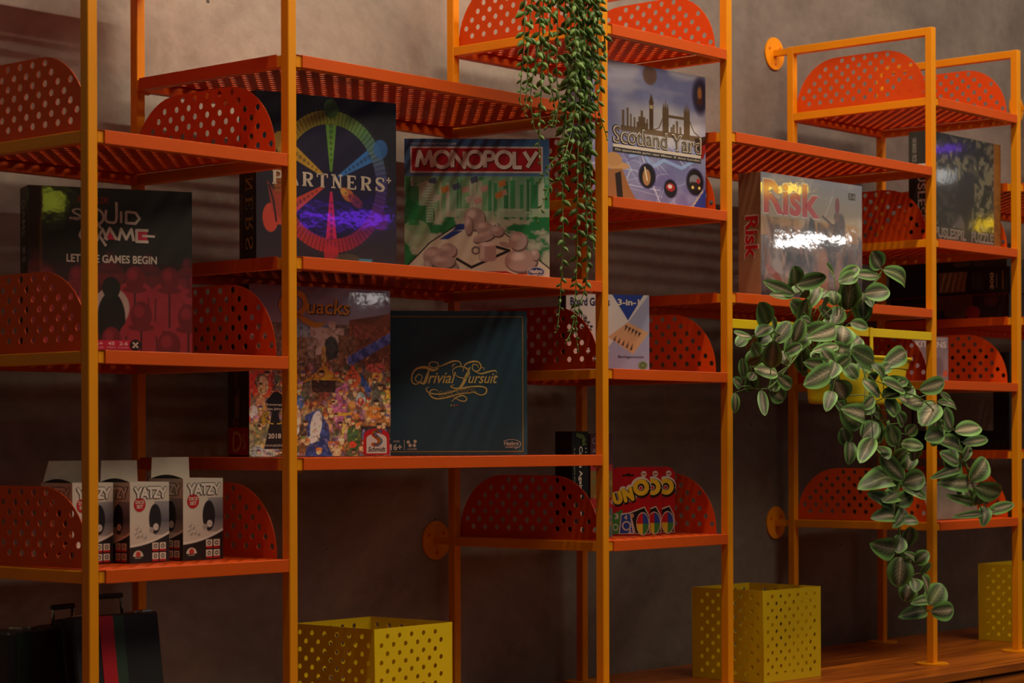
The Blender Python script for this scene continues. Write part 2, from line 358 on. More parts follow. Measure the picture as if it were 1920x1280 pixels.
# ================================================================ the setting
def node_mat(name):
    m=bpy.data.materials.new(name); m.use_nodes=True; return m,m.node_tree,m.node_tree.nodes['Principled BSDF']
def concrete():
    m,nt,b=node_mat('plastered_concrete'); N=nt.nodes.new; L=nt.links.new
    tc=N('ShaderNodeTexCoord'); mp=N('ShaderNodeMapping'); mp.inputs['Scale'].default_value=(1,1,1.3); L(tc.outputs['Object'],mp.inputs[0])
    n1=N('ShaderNodeTexNoise'); n1.inputs['Scale'].default_value=1.6; n1.inputs['Detail'].default_value=8; n1.inputs['Roughness'].default_value=.62; n1.inputs['Distortion'].default_value=1.2
    n2=N('ShaderNodeTexNoise'); n2.inputs['Scale'].default_value=26; n2.inputs['Detail'].default_value=6
    n3=N('ShaderNodeTexVoronoi'); n3.inputs['Scale'].default_value=7.5
    for n in(n1,n2,n3): L(mp.outputs[0],n.inputs['Vector'])
    r=N('ShaderNodeValToRGB'); L(n1.outputs['Fac'],r.inputs[0])
    r.color_ramp.elements[0].position=.3; r.color_ramp.elements[0].color=(*lin((128,116,108)),1)
    r.color_ramp.elements[1].position=.72; r.color_ramp.elements[1].color=(*lin((176,164,152)),1)
    mx=N('ShaderNodeMix'); mx.data_type='RGBA'; mx.blend_type='MULTIPLY'; mx.inputs['Factor'].default_value=.35
    r2=N('ShaderNodeValToRGB'); L(n2.outputs['Fac'],r2.inputs[0]); r2.color_ramp.elements[0].position=.3; r2.color_ramp.elements[0].color=(.6,.6,.6,1); r2.color_ramp.elements[1].position=.6
    L(r.outputs[0],mx.inputs['A']); L(r2.outputs[0],mx.inputs['B'])
    pit=N('ShaderNodeMath'); pit.operation='LESS_THAN'; pit.inputs[1].default_value=.035; L(n3.outputs['Distance'],pit.inputs[0])
    mx2=N('ShaderNodeMix'); mx2.data_type='RGBA'; mx2.inputs['B'].default_value=(.06,.05,.045,1); L(pit.outputs[0],mx2.inputs['Factor']); L(mx.outputs['Result'],mx2.inputs['A'])
    # the wall colour turns darker and greyer towards the right
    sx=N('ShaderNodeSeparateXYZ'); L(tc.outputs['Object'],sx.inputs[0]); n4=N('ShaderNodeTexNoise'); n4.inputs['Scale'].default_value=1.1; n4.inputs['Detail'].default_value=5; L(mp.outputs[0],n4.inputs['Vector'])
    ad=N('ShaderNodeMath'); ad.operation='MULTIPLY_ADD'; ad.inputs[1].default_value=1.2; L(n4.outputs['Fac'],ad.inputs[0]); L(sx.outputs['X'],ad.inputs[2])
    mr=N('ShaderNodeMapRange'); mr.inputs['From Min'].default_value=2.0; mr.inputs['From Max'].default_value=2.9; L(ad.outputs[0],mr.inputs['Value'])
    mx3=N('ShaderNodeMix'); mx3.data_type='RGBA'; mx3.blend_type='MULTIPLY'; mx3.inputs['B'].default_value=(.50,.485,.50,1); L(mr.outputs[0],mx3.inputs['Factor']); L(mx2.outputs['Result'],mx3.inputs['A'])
    L(mx3.outputs['Result'],b.inputs['Base Color']); b.inputs['Roughness'].default_value=.8
    bp=N('ShaderNodeBump'); bp.inputs['Strength'].default_value=.35; bp.inputs['Distance'].default_value=.006; L(n2.outputs['Fac'],bp.inputs['Height']); L(bp.outputs[0],b.inputs['Normal'])
    return m
def wood():
    m,nt,b=node_mat('oiled_wood'); N=nt.nodes.new; L=nt.links.new
    tc=N('ShaderNodeTexCoord'); mp=N('ShaderNodeMapping'); mp.inputs['Scale'].default_value=(1.2,22,22); L(tc.outputs['Object'],mp.inputs[0])
    n1=N('ShaderNodeTexNoise'); n1.inputs['Scale'].default_value=2.2; n1.inputs['Detail'].default_value=6; n1.inputs['Distortion'].default_value=.8; L(mp.outputs[0],n1.inputs['Vector'])
    r=N('ShaderNodeValToRGB'); L(n1.outputs['Fac'],r.inputs[0])
    r.color_ramp.elements[0].position=.32; r.color_ramp.elements[0].color=(*lin((132,60,8)),1)
    r.color_ramp.elements[1].position=.7; r.color_ramp.elements[1].color=(*lin((204,110,20)),1)
    L(r.outputs[0],b.inputs['Base Color']); b.inputs['Roughness'].default_value=.38
    bp=N('ShaderNodeBump'); bp.inputs['Strength'].default_value=.15; bp.inputs['Distance'].default_value=.002; L(n1.outputs['Fac'],bp.inputs['Height']); L(bp.outputs[0],b.inputs['Normal'])
    return m
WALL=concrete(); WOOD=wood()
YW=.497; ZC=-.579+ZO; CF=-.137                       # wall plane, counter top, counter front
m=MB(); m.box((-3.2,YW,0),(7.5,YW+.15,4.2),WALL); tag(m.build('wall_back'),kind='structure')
m=MB(); m.box((-5,-6,-.1),(7.5,YW+.15,0),mat('dark_floor',(52,46,42),.5,nscale=6,noise=.15)); tag(m.build('floor'),kind='structure')
# long low cabinet under the shelves: worktop and drawer units
m=MB(); m.box((-.9,CF,ZC-.022),(5.6,YW-.001,ZC),WOOD,.0015)
tag(m.build('worktop'),'long orange-brown wooden worktop running below all the shelves','worktop')
for i in range(9):
    x=-.9+i*.7225
    t=thing('base_cabinet','wooden base cabinet under the long worktop','cabinet',(x,0,0),group='base cabinets under the worktop')
    m=MB(); m.box((.002,CF+.03,.0),(.7205,YW-.002,ZC-.0225),WOOD); m.build('cabinet_body',t)
    m=MB(); m.box((.004,CF+.010,.05),(.7185,CF+.0295,ZC-.029),WOOD,.001); m.build('drawer_front',t)
tagc=[o for o in COL.objects if o.name.startswith('base_cabinet')]
# ================================================================ shelving
S=.0204; W=.45; DEP=.4473; Z0=.15285+ZO; SP=.36535
def lvl(k): return Z0+k*SP/2
HOLE_R=.0062
ZT=1.062+ZO
TOW={'first':0.,'second':1.35,'third':2.7,'fourth':4.05}
def make_tower(label,X,levels):
    t=thing('steel_tower',label,'shelf frame',(X,0,ZC))
    for px in(0,W):
        for py,ht in((S/2,'f'),(DEP-S/2,'r')):
            m=MB(); m.box((px-S/2,py-S/2,0.0),(px+S/2,py+S/2,ZT-ZC),POST,.0014); p=m.build('post',t)
            f=MB(); f.cyl((px,py,.0005),(0,0,1),.042,.004,POST,32); f.build('base_flange',p)
    def rail(a,b,nm='rail',mt=None):
        m=MB(); m.box(a,b,mt or POST,.0012); return m.build(nm,t)
    for k in levels:
        z=lvl(k)-ZC-.0015
        for px in(0,W): rail((px-S/2+.0008,S+.0002,z-.0204),(px+S/2-.0008,DEP-S-.0002,z),'side_rail')
        rail((S/2+.0002,.0012,z-.0204),(W-S/2-.0002,S-.0008,z),'front_rail'); rail((S/2+.0002,DEP-S+.0008,z-.0204),(W-S/2-.0002,DEP-.0008,z),'back_rail',LIP)
    for px in(0,W): rail((px-S/2+.0004,S+.0002,ZT-ZC-S),(px+S/2-.0004,DEP-S-.0002,ZT-ZC),'top_rail')
    for z in(lvl(-2)-ZC-.0117,ZT-ZC-S/2):
        m=MB(); m.box((-S/2+.002,DEP+.0002,z-.008),(S/2-.002,YW-.0045,z+.008),POST); m.cyl((0,YW-.0047,z),(0,1,0),.044,.004,POST,40)
        for a in(.6,2.7,4.8): m.cyl((.028*math.cos(a),YW-.0062,z+.028*math.sin(a)),(0,1,0),.0035,.002,LIP,10)
        m.build('wall_bracket',t)
    return t
NL=(4,2,0,-2)
make_tower('orange-yellow steel frame at the far left, holding the dice boxes',0.,NL)
make_tower('orange-yellow steel frame in the middle, holding the red card packs',1.35,NL)
make_tower('orange-yellow steel frame right of the trailing leafy plant, its top rails in view',2.7,NL)
make_tower('orange-yellow steel frame just past the right edge of the picture',4.05,NL)
# perforated sheets
def deck_mesh(w,d,nm):
    return perforated(nm,[(0,0),(w,0),(w,d),(0,d)],lattice(.02,w-.02,.026,d-.026),HOLE_R,.0014,PANEL)
ND_W=W-S-.0012; WD_W=2*W-S-.0012; DD=DEP
deck_n=deck_mesh(ND_W,DD,'deck'); deck_w=deck_mesh(WD_W,DD,'deck')
def arch(w,h,r):
    P=[(0,0),(w,0)]; n=12
    for k in range(n+1):
        a=math.pi/2*k/n; P.append((w-r+r*math.cos(a),h-(h-.006)+(h-.006)*math.sin(a)))
    for k in range(n+1):
        a=math.pi/2*k/n; P.append((r-r*math.sin(a),.006+(h-.006)*math.cos(a)))
    return P
BE_Y0,BE_Y1,BE_H,BE_R=.030,.432,.137,.128
bw=BE_Y1-BE_Y0
out=arch(bw,BE_H,BE_R)
def inside(x,y,mg=.0095):
    if y<.012 or x<mg or x>bw-mg or y>BE_H-mg: return False
    rx=BE_R; ry=BE_H-.006
    for cx,sx in((rx,-1),(bw-rx,1)):
        if (x-cx)*sx>0 and y>.006:
            if ((x-cx)/(rx-mg))**2+((y-.006)/(ry-mg))**2>1: return False
    return True
bh=[(x,y) for x,y in lattice(.012,bw-.012,.0185,.130) if inside(x,y)]
be_mesh=perforated('side_panel',out,bh,HOLE_R,.0015,PANEL)
def shelf(label,X,k,wide=False,panels=True):
    z=lvl(k); w=(2*W if wide else W)
    t=thing('perforated_shelf',label,'shelf',(X,0,z),group='perforated shelves')
    d=bpy.data.objects.new('deck',deck_w if wide else deck_n); COL.objects.link(d); d.parent=t; d.location=(S/2+.0006,0,-.0007)
    m=MB(); m.box((S/2+.013,-.0022,-.0225),(w-S/2-.004,.0008,.0002),LIP,.0007); m.build('front_lip',t)
    if wide:
        for sx in(0,1):
            x=w*sx; sg=-1 if sx==0 else 1
            m=MB(); m.box((x-S/2+.0008,S+.0002,-.0222),(x+S/2-.0008,DEP-S-.0002,-.0022),POST); m.build('side_rail',t)
            m=MB(); m.box((x-S/2-.0016,S+.010,-.0225),(x-S/2+.0006,DEP-S-.008,.0004),LIP) if sx==0 else m.box((x+S/2-.0006,S+.010,-.0225),(x+S/2+.0016,DEP-S-.008,.0004),LIP)
            m.build('side_lip',t)
        m=MB(); m.box((S/2+.0002,.0012,-.0222),(w-S/2-.0002,S-.0008,-.0022),POST); m.build('front_rail',t)
        m=MB(); m.box((S/2+.0002,DEP-S+.0008,-.0222),(w-S/2-.0002,DEP-.0008,-.0022),LIP); m.build('back_rail',t)
        for y in(.0102,DEP-.0102):     # bolts under the corners
            for x in(S/2+.012,w-S/2-.012):
                b=MB(); b.cyl((x,y,-.0262),(0,0,1),.006,.004,POST,12); b.build('bolt',t)
    elif panels:
        for x in(S/2+.004,w-S/2-.004):
            p=bpy.data.objects.new('side_panel',be_mesh); COL.objects.link(p); p.parent=t
            p.matrix_local=Matrix(((0,0,1,x),(1,0,0,BE_Y0),(0,1,0,.0006),(0,0,0,1)))
    return t
place={0.:'far left frame',1.35:'middle frame',2.7:'frame right of the leafy plant',4.05:'frame past the right edge'}
LB={(0.,4):'top orange perforated shelf of the far left frame, above the picture edge',
 (0.,2):'orange perforated shelf in the far left frame above the dark box with red figures',
 (0.,0):'orange perforated shelf in the far left frame carrying the dark box with red figures',
 (0.,-2):'orange perforated shelf in the far left frame carrying three white dice boxes',
 (1.35,4):'orange perforated shelf in the middle frame above the lilac city map game box',
 (1.35,2):'orange perforated shelf in the middle frame carrying the lilac city map game box',
 (1.35,0):'orange perforated shelf in the middle frame carrying the white three-in-one box',
 (1.35,-2):'orange perforated shelf in the middle frame carrying the red card packs',
 (2.7,4):'empty orange perforated shelf at the top of the frame right of the leafy plant',
 (2.7,2):'orange perforated shelf carrying the glossy dark puzzle box',
 (2.7,0):'orange perforated shelf carrying the lilac-grey card game box behind the leafy plant',
 (2.7,-2):'orange perforated shelf carrying the flat pale grey box, lowest beside the leafy plant'}
for X in(0.,1.35,2.7):
    for k in NL: shelf(LB[(X,k)],X,k)
WB={(.45,3):'wide orange perforated shelf above the red-banner box and the dark wheel box',(.45,1):'wide orange perforated shelf carrying the red-banner box and the dark wheel box',
 (.45,-1):'wide orange perforated shelf carrying the dark teal box and the market crowd box',
 (1.8,3):'wide orange perforated shelf directly above the shrink-wrapped battle game box',(1.8,1):'wide orange perforated shelf carrying the shrink-wrapped battle game box',
 (3.15,3):'wide orange perforated shelf at the right edge, level with the puzzle box',(3.15,1):'wide orange perforated shelf carrying two flat stacked black boxes',(3.15,-1):'wide orange perforated shelf carrying the black box with vertical lettering'}
for (X,k),l in WB.items(): shelf(l,X,k,True)
VINES=[([(2.054,-0.11,1.244),(2.077,-0.12,1.32),(2.138,-0.13,1.378),(2.229,-0.13,1.439)],[(2.224,-0.134,1.457,2.182,-0.138,1.493,0.036,0.5),(2.247,-0.125,1.455,2.371,-0.118,1.424,0.033,0.4),(2.227,-0.128,1.439,2.128,-0.122,1.441,0.021,0.5),(2.104,-0.164,1.389,2.19,-0.183,1.401,0.035,0.3),(2.164,-0.118,1.385,2.155,-0.127,1.322,0.036,0.8),(2.114,-0.11,1.354,2.071,-0.149,1.425,0.045,0.5),(2.01,-0.142,1.43,1.939,-0.173,1.449,0.019,0.6),(2.039,-0.138,1.422,2.106,-0.151,1.454,0.025,0.2),(2.059,-0.154,1.321,2.083,-0.187,1.308,0.022,0.2),(2.094,-0.151,1.434,2.027,-0.146,1.415,0.026,0.2),(2.174,-0.127,1.385,2.14,-0.163,1.362,0.019,0.1)]),([(1.976,-0.1,1.242),(1.972,-0.1,1.319),(1.944,-0.11,1.373),(1.886,-0.12,1.398)],[(1.898,-0.115,1.403,1.965,-0.153,1.421,0.03,0.2),(1.873,-0.124,1.399,1.817,-0.162,1.433,0.036,0.8),(1.827,-0.155,1.376,1.719,-0.152,1.398,0.023,0.3),(1.843,-0.145,1.373,1.711,-0.178,1.369,0.015,0.9),(1.971,-0.096,1.351,2.027,-0.093,1.408,0.024,0.3),(2.027,-0.131,1.36,2.028,-0.123,1.395,0.027,0.3),(2.044,-0.108,1.332,1.992,-0.116,1.358,0.022,0.4),(2.035,-0.125,1.318,2.081,-0.118,1.362,0.03,0.5),(2.0,-0.11,1.377,2.053,-0.102,1.396,0.019,0.2),(1.942,-0.1,1.375,1.922,-0.129,1.391,0.016,0.5),(1.996,-0.117,1.345,1.964,-0.153,1.374,0.025,0.1)]),([(1.954,-0.1,1.242),(1.917,-0.11,1.274),(1.828,-0.12,1.285),(1.745,-0.13,1.301)],[(1.721,-0.158,1.303,1.636,-0.199,1.343,0.035,0.3),(1.773,-0.14,1.295,1.743,-0.152,1.327,0.014,0.1),(1.664,-0.165,1.277,1.715,-0.173,1.301,0.025,0.3),(1.672,-0.148,1.276,1.576,-0.176,1.284,0.018,0.8),(1.811,-0.114,1.268,1.844,-0.133,1.317,0.032,0.2),(1.865,-0.129,1.27,1.871,-0.148,1.323,0.029,0.4),(1.927,-0.11,1.288,1.977,-0.152,1.31,0.031,0.2),(1.696,-0.116,1.251,1.676,-0.16,1.276,0.021,0.1),(1.644,-0.128,1.255,1.688,-0.126,1.281,0.021,0.05),(1.675,-0.164,1.258,1.72,-0.166,1.28,0.024,0.15),(1.936,-0.127,1.317,1.882,-0.14,1.324,0.019,0.2)]),([(1.935,-0.12,1.24),(1.866,-0.15,1.252),(1.723,-0.17,1.172),(1.672,-0.17,1.161),(1.651,-0.15,1.166)],[(1.663,-0.205,1.206,1.612,-0.247,1.259,0.034,0.6),(1.702,-0.196,1.195,1.63,-0.188,1.205,0.028,0.9),(1.703,-0.195,1.189,1.753,-0.199,1.165,0.024,0.8),(1.725,-0.159,1.169,1.797,-0.152,1.137,0.035,0.7),(1.651,-0.188,1.158,1.629,-0.213,1.104,0.018,0.3),(1.621,-0.159,1.227,1.627,-0.161,1.182,0.016,0.1),(1.586,-0.18,1.165,1.555,-0.183,1.182,0.019,0.4),(1.614,-0.145,1.153,1.617,-0.143,1.108,0.015,0.5),(1.635,-0.183,1.195,1.624,-0.176,1.18,0.018,0.4),(1.751,-0.18,1.239,1.782,-0.207,1.26,0.021,0.3),(1.691,-0.174,1.225,1.694,-0.169,1.267,0.021,0.5),(1.649,-0.168,1.245,1.647,-0.162,1.206,0.024,0.1),(1.75,-0.178,1.217,1.72,-0.206,1.24,0.018,0.2),(1.644,-0.189,1.229,1.573,-0.224,1.253,0.027,0.05),(1.615,-0.181,1.214,1.608,-0.218,1.225,0.018,0.1)]),([(1.995,-0.16,1.241),(1.893,-0.22,1.21),(1.899,-0.23,1.172),(1.945,-0.22,1.122),(1.992,-0.2,1.07),(2.005,-0.19,1.043)],[(1.887,-0.221,1.211,1.852,-0.211,1.253,0.038,0.2),(1.846,-0.247,1.209,1.679,-0.289,1.17,0.038,0.4),(1.91,-0.206,1.211,1.776,-0.221,1.22,0.028,0.7),(1.871,-0.235,1.21,1.883,-0.267,1.235,0.024,0.2),(1.87,-0.235,1.182,1.909,-0.235,1.138,0.044,0.9),(1.993,-0.232,1.104,1.874,-0.254,1.118,0.034,0.9),(2.002,-0.252,1.147,1.964,-0.247,1.121,0.023,0.3),(1.815,-0.263,1.157,1.763,-0.281,1.115,0.024,0.1),(1.997,-0.153,1.306,1.839,-0.191,1.277,0.031,1.0),(2.012,-0.158,1.267,2.035,-0.151,1.314,0.046,0.6),(2.05,-0.163,1.268,2.089,-0.165,1.288,0.033,0.5),(1.952,-0.19,1.263,1.825,-0.211,1.249,0.019,0.9),(2.018,-0.188,1.246,2.056,-0.186,1.269,0.025,0.3),(1.862,-0.24,1.222,1.809,-0.26,1.187,0.027,0.1),(1.961,-0.205,1.116,1.919,-0.203,1.144,0.025,0.1),(1.968,-0.146,1.258,2.034,-0.166,1.256,0.028,0.7),(1.914,-0.171,1.265,1.946,-0.175,1.285,0.025,0.5),(1.916,-0.231,1.22,1.921,-0.26,1.186,0.028,0.05)]),([(2.085,-0.16,1.243),(2.069,-0.22,1.214),(2.108,-0.22,1.176),(2.317,-0.18,1.151),(2.445,-0.16,1.11),(2.564,-0.14,1.066),(2.607,-0.13,1.015),(2.675,-0.12,0.941),(2.747,-0.11,0.862)],[(2.03,-0.235,1.226,1.891,-0.272,1.249,0.039,0.2),(2.069,-0.236,1.218,2.192,-0.227,1.259,0.035,0.3),(2.122,-0.207,1.191,2.232,-0.218,1.167,0.03,0.3),(1.991,-0.23,1.185,2.024,-0.256,1.147,0.026,0.7),(2.269,-0.211,1.168,2.339,-0.241,1.188,0.033,0.8),(2.346,-0.176,1.138,2.247,-0.173,1.152,0.041,0.9),(2.073,-0.237,1.142,2.124,-0.239,1.107,0.031,0.4),(2.067,-0.156,1.226,2.151,-0.163,1.212,0.03,0.4),(2.152,-0.222,1.178,2.196,-0.225,1.192,0.019,0.2),(2.039,-0.237,1.204,2.099,-0.243,1.224,0.022,0.2),(2.009,-0.241,1.222,2.037,-0.259,1.188,0.025,0.1),(2.436,-0.157,1.138,2.36,-0.164,1.087,0.046,0.8),(2.417,-0.18,1.163,2.494,-0.173,1.143,0.015,0.3),(2.433,-0.163,1.142,2.509,-0.176,1.127,0.018,0.4),(2.483,-0.174,1.074,2.429,-0.189,1.124,0.042,0.3),(2.519,-0.162,1.07,2.642,-0.171,1.084,0.034,0.9),(2.591,-0.142,1.04,2.731,-0.142,1.054,0.023,0.3),(2.6,-0.133,1.025,2.487,-0.134,1.052,0.035,0.4),(2.469,-0.158,1.066,2.375,-0.167,1.055,0.034,0.2),(2.615,-0.128,0.995,2.652,-0.128,1.036,0.019,0.1),(2.566,-0.147,0.991,2.481,-0.146,1.018,0.027,0.3),(2.612,-0.122,0.976,2.467,-0.129,0.958,0.02,0.2),(2.683,-0.106,0.941,2.552,-0.099,0.943,0.035,0.6),(2.65,-0.129,0.946,2.706,-0.145,1.003,0.042,0.4),(2.642,-0.147,0.931,2.79,-0.146,0.908,0.042,0.9),(2.743,-0.098,0.889,2.568,-0.117,0.909,0.02,0.4),(2.744,-0.11,0.86,2.598,-0.116,0.858,0.015,0.4),(2.778,-0.108,0.866,2.858,-0.144,0.884,0.024,0.5),(2.767,-0.106,0.878,2.732,-0.119,0.829,0.028,0.2),(2.711,-0.112,0.883,2.687,-0.134,0.919,0.027,0.3),(2.769,-0.114,0.867,2.834,-0.116,0.861,0.015,0.3)]),([(2.058,-0.17,1.242),(2.039,-0.22,1.155),(2.119,-0.21,1.092),(2.203,-0.19,1.04),(2.259,-0.17,0.977),(2.247,-0.16,0.914),(2.272,-0.15,0.852),(2.308,-0.14,0.787),(2.349,-0.13,0.744),(2.39,-0.12,0.69),(2.469,-0.11,0.627)],[(2.143,-0.213,1.107,2.141,-0.219,1.142,0.032,0.6),(2.01,-0.244,1.055,1.902,-0.28,1.005,0.031,0.1),(1.998,-0.223,1.054,2.047,-0.232,1.091,0.035,0.2),(2.161,-0.214,1.036,2.123,-0.221,1.083,0.032,0.7),(2.215,-0.193,1.041,2.246,-0.236,1.034,0.025,0.8),(2.295,-0.181,1.001,2.248,-0.214,1.041,0.026,0.5),(2.213,-0.202,0.957,2.063,-0.24,1.015,0.032,0.6),(2.235,-0.189,0.949,2.273,-0.224,0.963,0.04,0.5),(2.234,-0.185,0.94,2.273,-0.228,0.911,0.022,0.3),(2.18,-0.182,0.957,2.019,-0.206,0.943,0.046,0.1),(2.221,-0.164,0.892,2.103,-0.177,0.927,0.029,0.1),(2.227,-0.173,0.867,2.129,-0.168,0.87,0.03,0.5),(2.221,-0.185,0.858,2.271,-0.208,0.858,0.022,0.4),(2.214,-0.181,0.9,2.251,-0.204,0.921,0.032,0.2),(2.046,-0.249,1.146,2.118,-0.249,1.162,0.027,0.2),(2.158,-0.236,1.165,2.01,-0.279,1.186,0.032,0.2),(2.108,-0.194,1.035,2.092,-0.234,1.007,0.031,0.05),(2.0,-0.218,1.081,1.891,-0.244,1.122,0.045,1.0),(2.038,-0.226,1.138,2.012,-0.218,1.11,0.027,0.1),(2.257,-0.184,1.062,2.262,-0.206,1.084,0.025,0.3),(2.21,-0.204,1.084,2.168,-0.214,1.115,0.025,0.1),(2.199,-0.187,0.999,2.191,-0.224,1.027,0.028,0.1),(2.191,-0.175,0.971,2.194,-0.189,0.929,0.028,0.2),(2.301,-0.157,0.977,2.336,-0.149,1.019,0.029,0.3),(2.248,-0.165,0.924,2.146,-0.19,0.909,0.032,0.1),(2.292,-0.15,0.891,2.184,-0.195,0.848,0.029,0.2),(2.23,-0.17,0.793,2.105,-0.183,0.808,0.044,0.3),(2.317,-0.144,0.789,2.278,-0.182,0.841,0.037,0.3),(2.292,-0.144,0.771,2.29,-0.14,0.697,0.049,0.5),(2.344,-0.146,0.753,2.279,-0.167,0.782,0.017,0.8),(2.34,-0.154,0.753,2.357,-0.183,0.781,0.029,0.2),(2.433,-0.116,0.723,2.44,-0.14,0.749,0.013,0.1),(2.394,-0.107,0.697,2.379,-0.102,0.656,0.037,0.5),(2.449,-0.125,0.674,2.382,-0.156,0.72,0.034,1.0),(2.507,-0.096,0.64,2.541,-0.114,0.692,0.046,0.5),(2.467,-0.124,0.628,2.533,-0.152,0.631,0.038,0.6),(2.491,-0.096,0.627,2.344,-0.114,0.625,0.03,0.1),(2.432,-0.131,0.651,2.338,-0.149,0.658,0.021,0.5),(2.254,-0.169,0.821,2.221,-0.18,0.784,0.028,0.1),(2.366,-0.133,0.716,2.333,-0.162,0.686,0.028,0.2)])]
STRANDS=[[(0.919,-0.151,1.938),(0.904,-0.161,1.832),(0.903,-0.155,1.761),(0.894,-0.158,1.694)],[(0.935,-0.157,1.94),(0.912,-0.164,1.812),(0.909,-0.164,1.741),(0.9,-0.165,1.673)],[(0.942,-0.165,1.94),(0.949,-0.161,1.838),(0.936,-0.163,1.785),(0.922,-0.161,1.712),(0.933,-0.161,1.646)],[(0.99,-0.159,1.938),(0.99,-0.151,1.845),(0.98,-0.156,1.771),(1.002,-0.154,1.701),(0.991,-0.156,1.66)],[(1.03,-0.138,1.957),(1.029,-0.139,1.852),(1.025,-0.14,1.768),(1.037,-0.135,1.717),(1.022,-0.137,1.663)],[(1.07,-0.132,1.964),(1.081,-0.13,1.871),(1.084,-0.124,1.798),(1.07,-0.125,1.712),(1.048,-0.129,1.625),(1.008,-0.135,1.589),(0.986,-0.126,1.551)],[(1.05,-0.142,1.96),(1.054,-0.14,1.813),(1.074,-0.141,1.658),(1.034,-0.143,1.57),(1.004,-0.138,1.546),(0.961,-0.144,1.478)],[(1.088,-0.137,1.966),(1.087,-0.145,1.838),(1.055,-0.144,1.729),(1.045,-0.138,1.602),(1.034,-0.147,1.444),(1.036,-0.138,1.329),(1.025,-0.139,1.264)],[(1.103,-0.146,1.967),(1.102,-0.14,1.82),(1.094,-0.138,1.66),(1.079,-0.147,1.52),(1.082,-0.143,1.415),(1.071,-0.143,1.288),(1.045,-0.143,1.239)],[(1.123,-0.144,1.971),(1.12,-0.139,1.801),(1.114,-0.136,1.609),(1.111,-0.145,1.481),(1.113,-0.143,1.375),(1.087,-0.136,1.289),(1.095,-0.136,1.224)],[(1.123,-0.157,1.969),(1.124,-0.149,1.822),(1.119,-0.145,1.63),(1.127,-0.145,1.503),(1.127,-0.149,1.428)],[(1.162,-0.126,1.969),(1.174,-0.133,1.894),(1.191,-0.128,1.843),(1.171,-0.124,1.8),(1.125,-0.127,1.792),(1.075,-0.134,1.778),(1.064,-0.132,1.742),(1.029,-0.125,1.681),(0.993,-0.134,1.658)],[(1.123,-0.15,1.97),(1.135,-0.153,1.844),(1.15,-0.148,1.772),(1.136,-0.155,1.716),(1.164,-0.154,1.657)],[(1.103,-0.146,1.967),(1.106,-0.147,1.766),(1.134,-0.14,1.664),(1.127,-0.138,1.573)],[(0.96,-0.163,1.943),(0.956,-0.16,1.747),(0.949,-0.161,1.663),(0.95,-0.158,1.612),(0.954,-0.159,1.58)],[(1.05,-0.162,1.957),(1.053,-0.166,1.758),(1.053,-0.158,1.675),(1.021,-0.165,1.608),(1.024,-0.159,1.562)],[(1.126,-0.141,1.972),(1.104,-0.145,1.862),(1.096,-0.144,1.765),(1.087,-0.149,1.685)],[(1.148,-0.15,1.974),(1.147,-0.144,1.868),(1.126,-0.147,1.779),(1.133,-0.152,1.684)],[(1.091,-0.138,1.967),(1.089,-0.133,1.829),(1.109,-0.14,1.714),(1.121,-0.134,1.61),(1.143,-0.134,1.462)]]
# ================================================================ boxes on the shelves
GLOSS=printed('glossy_print',.33); SATIN=printed('satin_print',.42)
FILM=printed('shrink_wrapped_print',.35,coat=1.0,bump=.05,bscale=11.,crough=.04)
CLEAR=printed('laminated_print',.4,coat=.8,bump=.05,bscale=10.,crough=.05)
WHITE=(214,200,182)
random.seed(11)
# --- dark box with red pawns
t,f,l=game_box('game_box','dark board game box with red figures on the far left shelf',(.032,.222),(.299,.101),lvl(0),.292,.062,(24,22,21))
c=Canvas(250,250,(50,44,41)); c.vgrad(0,.45,(50,46,42),(42,36,34)); c.vgrad(.45,1,(52,30,30),(62,26,30))
fx=lambda x:(x-125)/1150; fy=lambda y:(y-55)/1180
def pawn(c,x,y,s,col,dk,al=1.):
    c.ell(x,y+.30*s,.30*s,.27*s,col,al); c.rect(x-.30*s,y+.28*s,x+.30*s,y+.75*s,col,al)
    c.rect(x-.015*s,y+.12*s,x+.012*s,y+.7*s,dk,al*.8); c.line([(x-.2*s,y+.28*s),(x-.22*s,y+.72*s)],.02*s,dk,al*.7); c.line([(x+.2*s,y+.28*s),(x+.22*s,y+.72*s)],.02*s,dk,al*.7)
    dm=tuple(int(q*.72) for q in col); c.ell(x,y+.16*s,.17*s,.05*s,dm,al); c.ell(x,y,.145*s,.18*s,dm,al); c.ell(x-.03*s,y-.05*s,.07*s,.08*s,col,al*.7,soft=3)
R1=(150,46,56); RD=(50,26,28)
for x,y,s,al in((190,560,.28,.25),(1240,590,.28,.45),(690,560,.3,.3),(960,570,.3,.3),(260,690,.36,.6),(470,690,.4,.8),(865,690,.42,1),(1110,690,.42,.95),(1310,720,.42,.9)):
    pawn(c,fx(x),fy(y),s,R1,RD,al)
c.ell(fx(700),fy(900),.11,.12,(176,158,150)); c.ell(fx(700),fy(980),.085,.16,(30,26,26)); c.ell(fx(700),fy(760),.055,.065,(34,30,29)); c.rect(fx(640),fy(900),fx(780),1,(34,28,28))
for x,y,s in((470,960,.4),(910,950,.46),(1245,960,.46),(330,1080,.46),(700,1120,.4),(1105,1165,.5)): pawn(c,fx(x),fy(y),s,R1,RD)
f.art(c,CLEAR)
G=(206,196,182)
f.text('tagline','LET THE GAMES BEGIN',(fx(390),fy(528),fx(1022),fy(585)),G,bold=.022)
f.text('title','S',(fx(425),fy(205),fx(500),fy(290)),G); f.ribbon('title',[(fx(410),fy(276)),(fx(500),fy(276))],.004,G)
f.ring('title',fx(580),fy(262),.058,.05,.0042,G); f.ribbon('title',[(fx(590),fy(285)),(fx(628),fy(340))],.0045,G)
f.ribbon('title',[(fx(665),fy(210)),(fx(662),fy(280)),(fx(700),fy(297)),(fx(735),fy(280)),(fx(737),fy(150))],.0045,G)
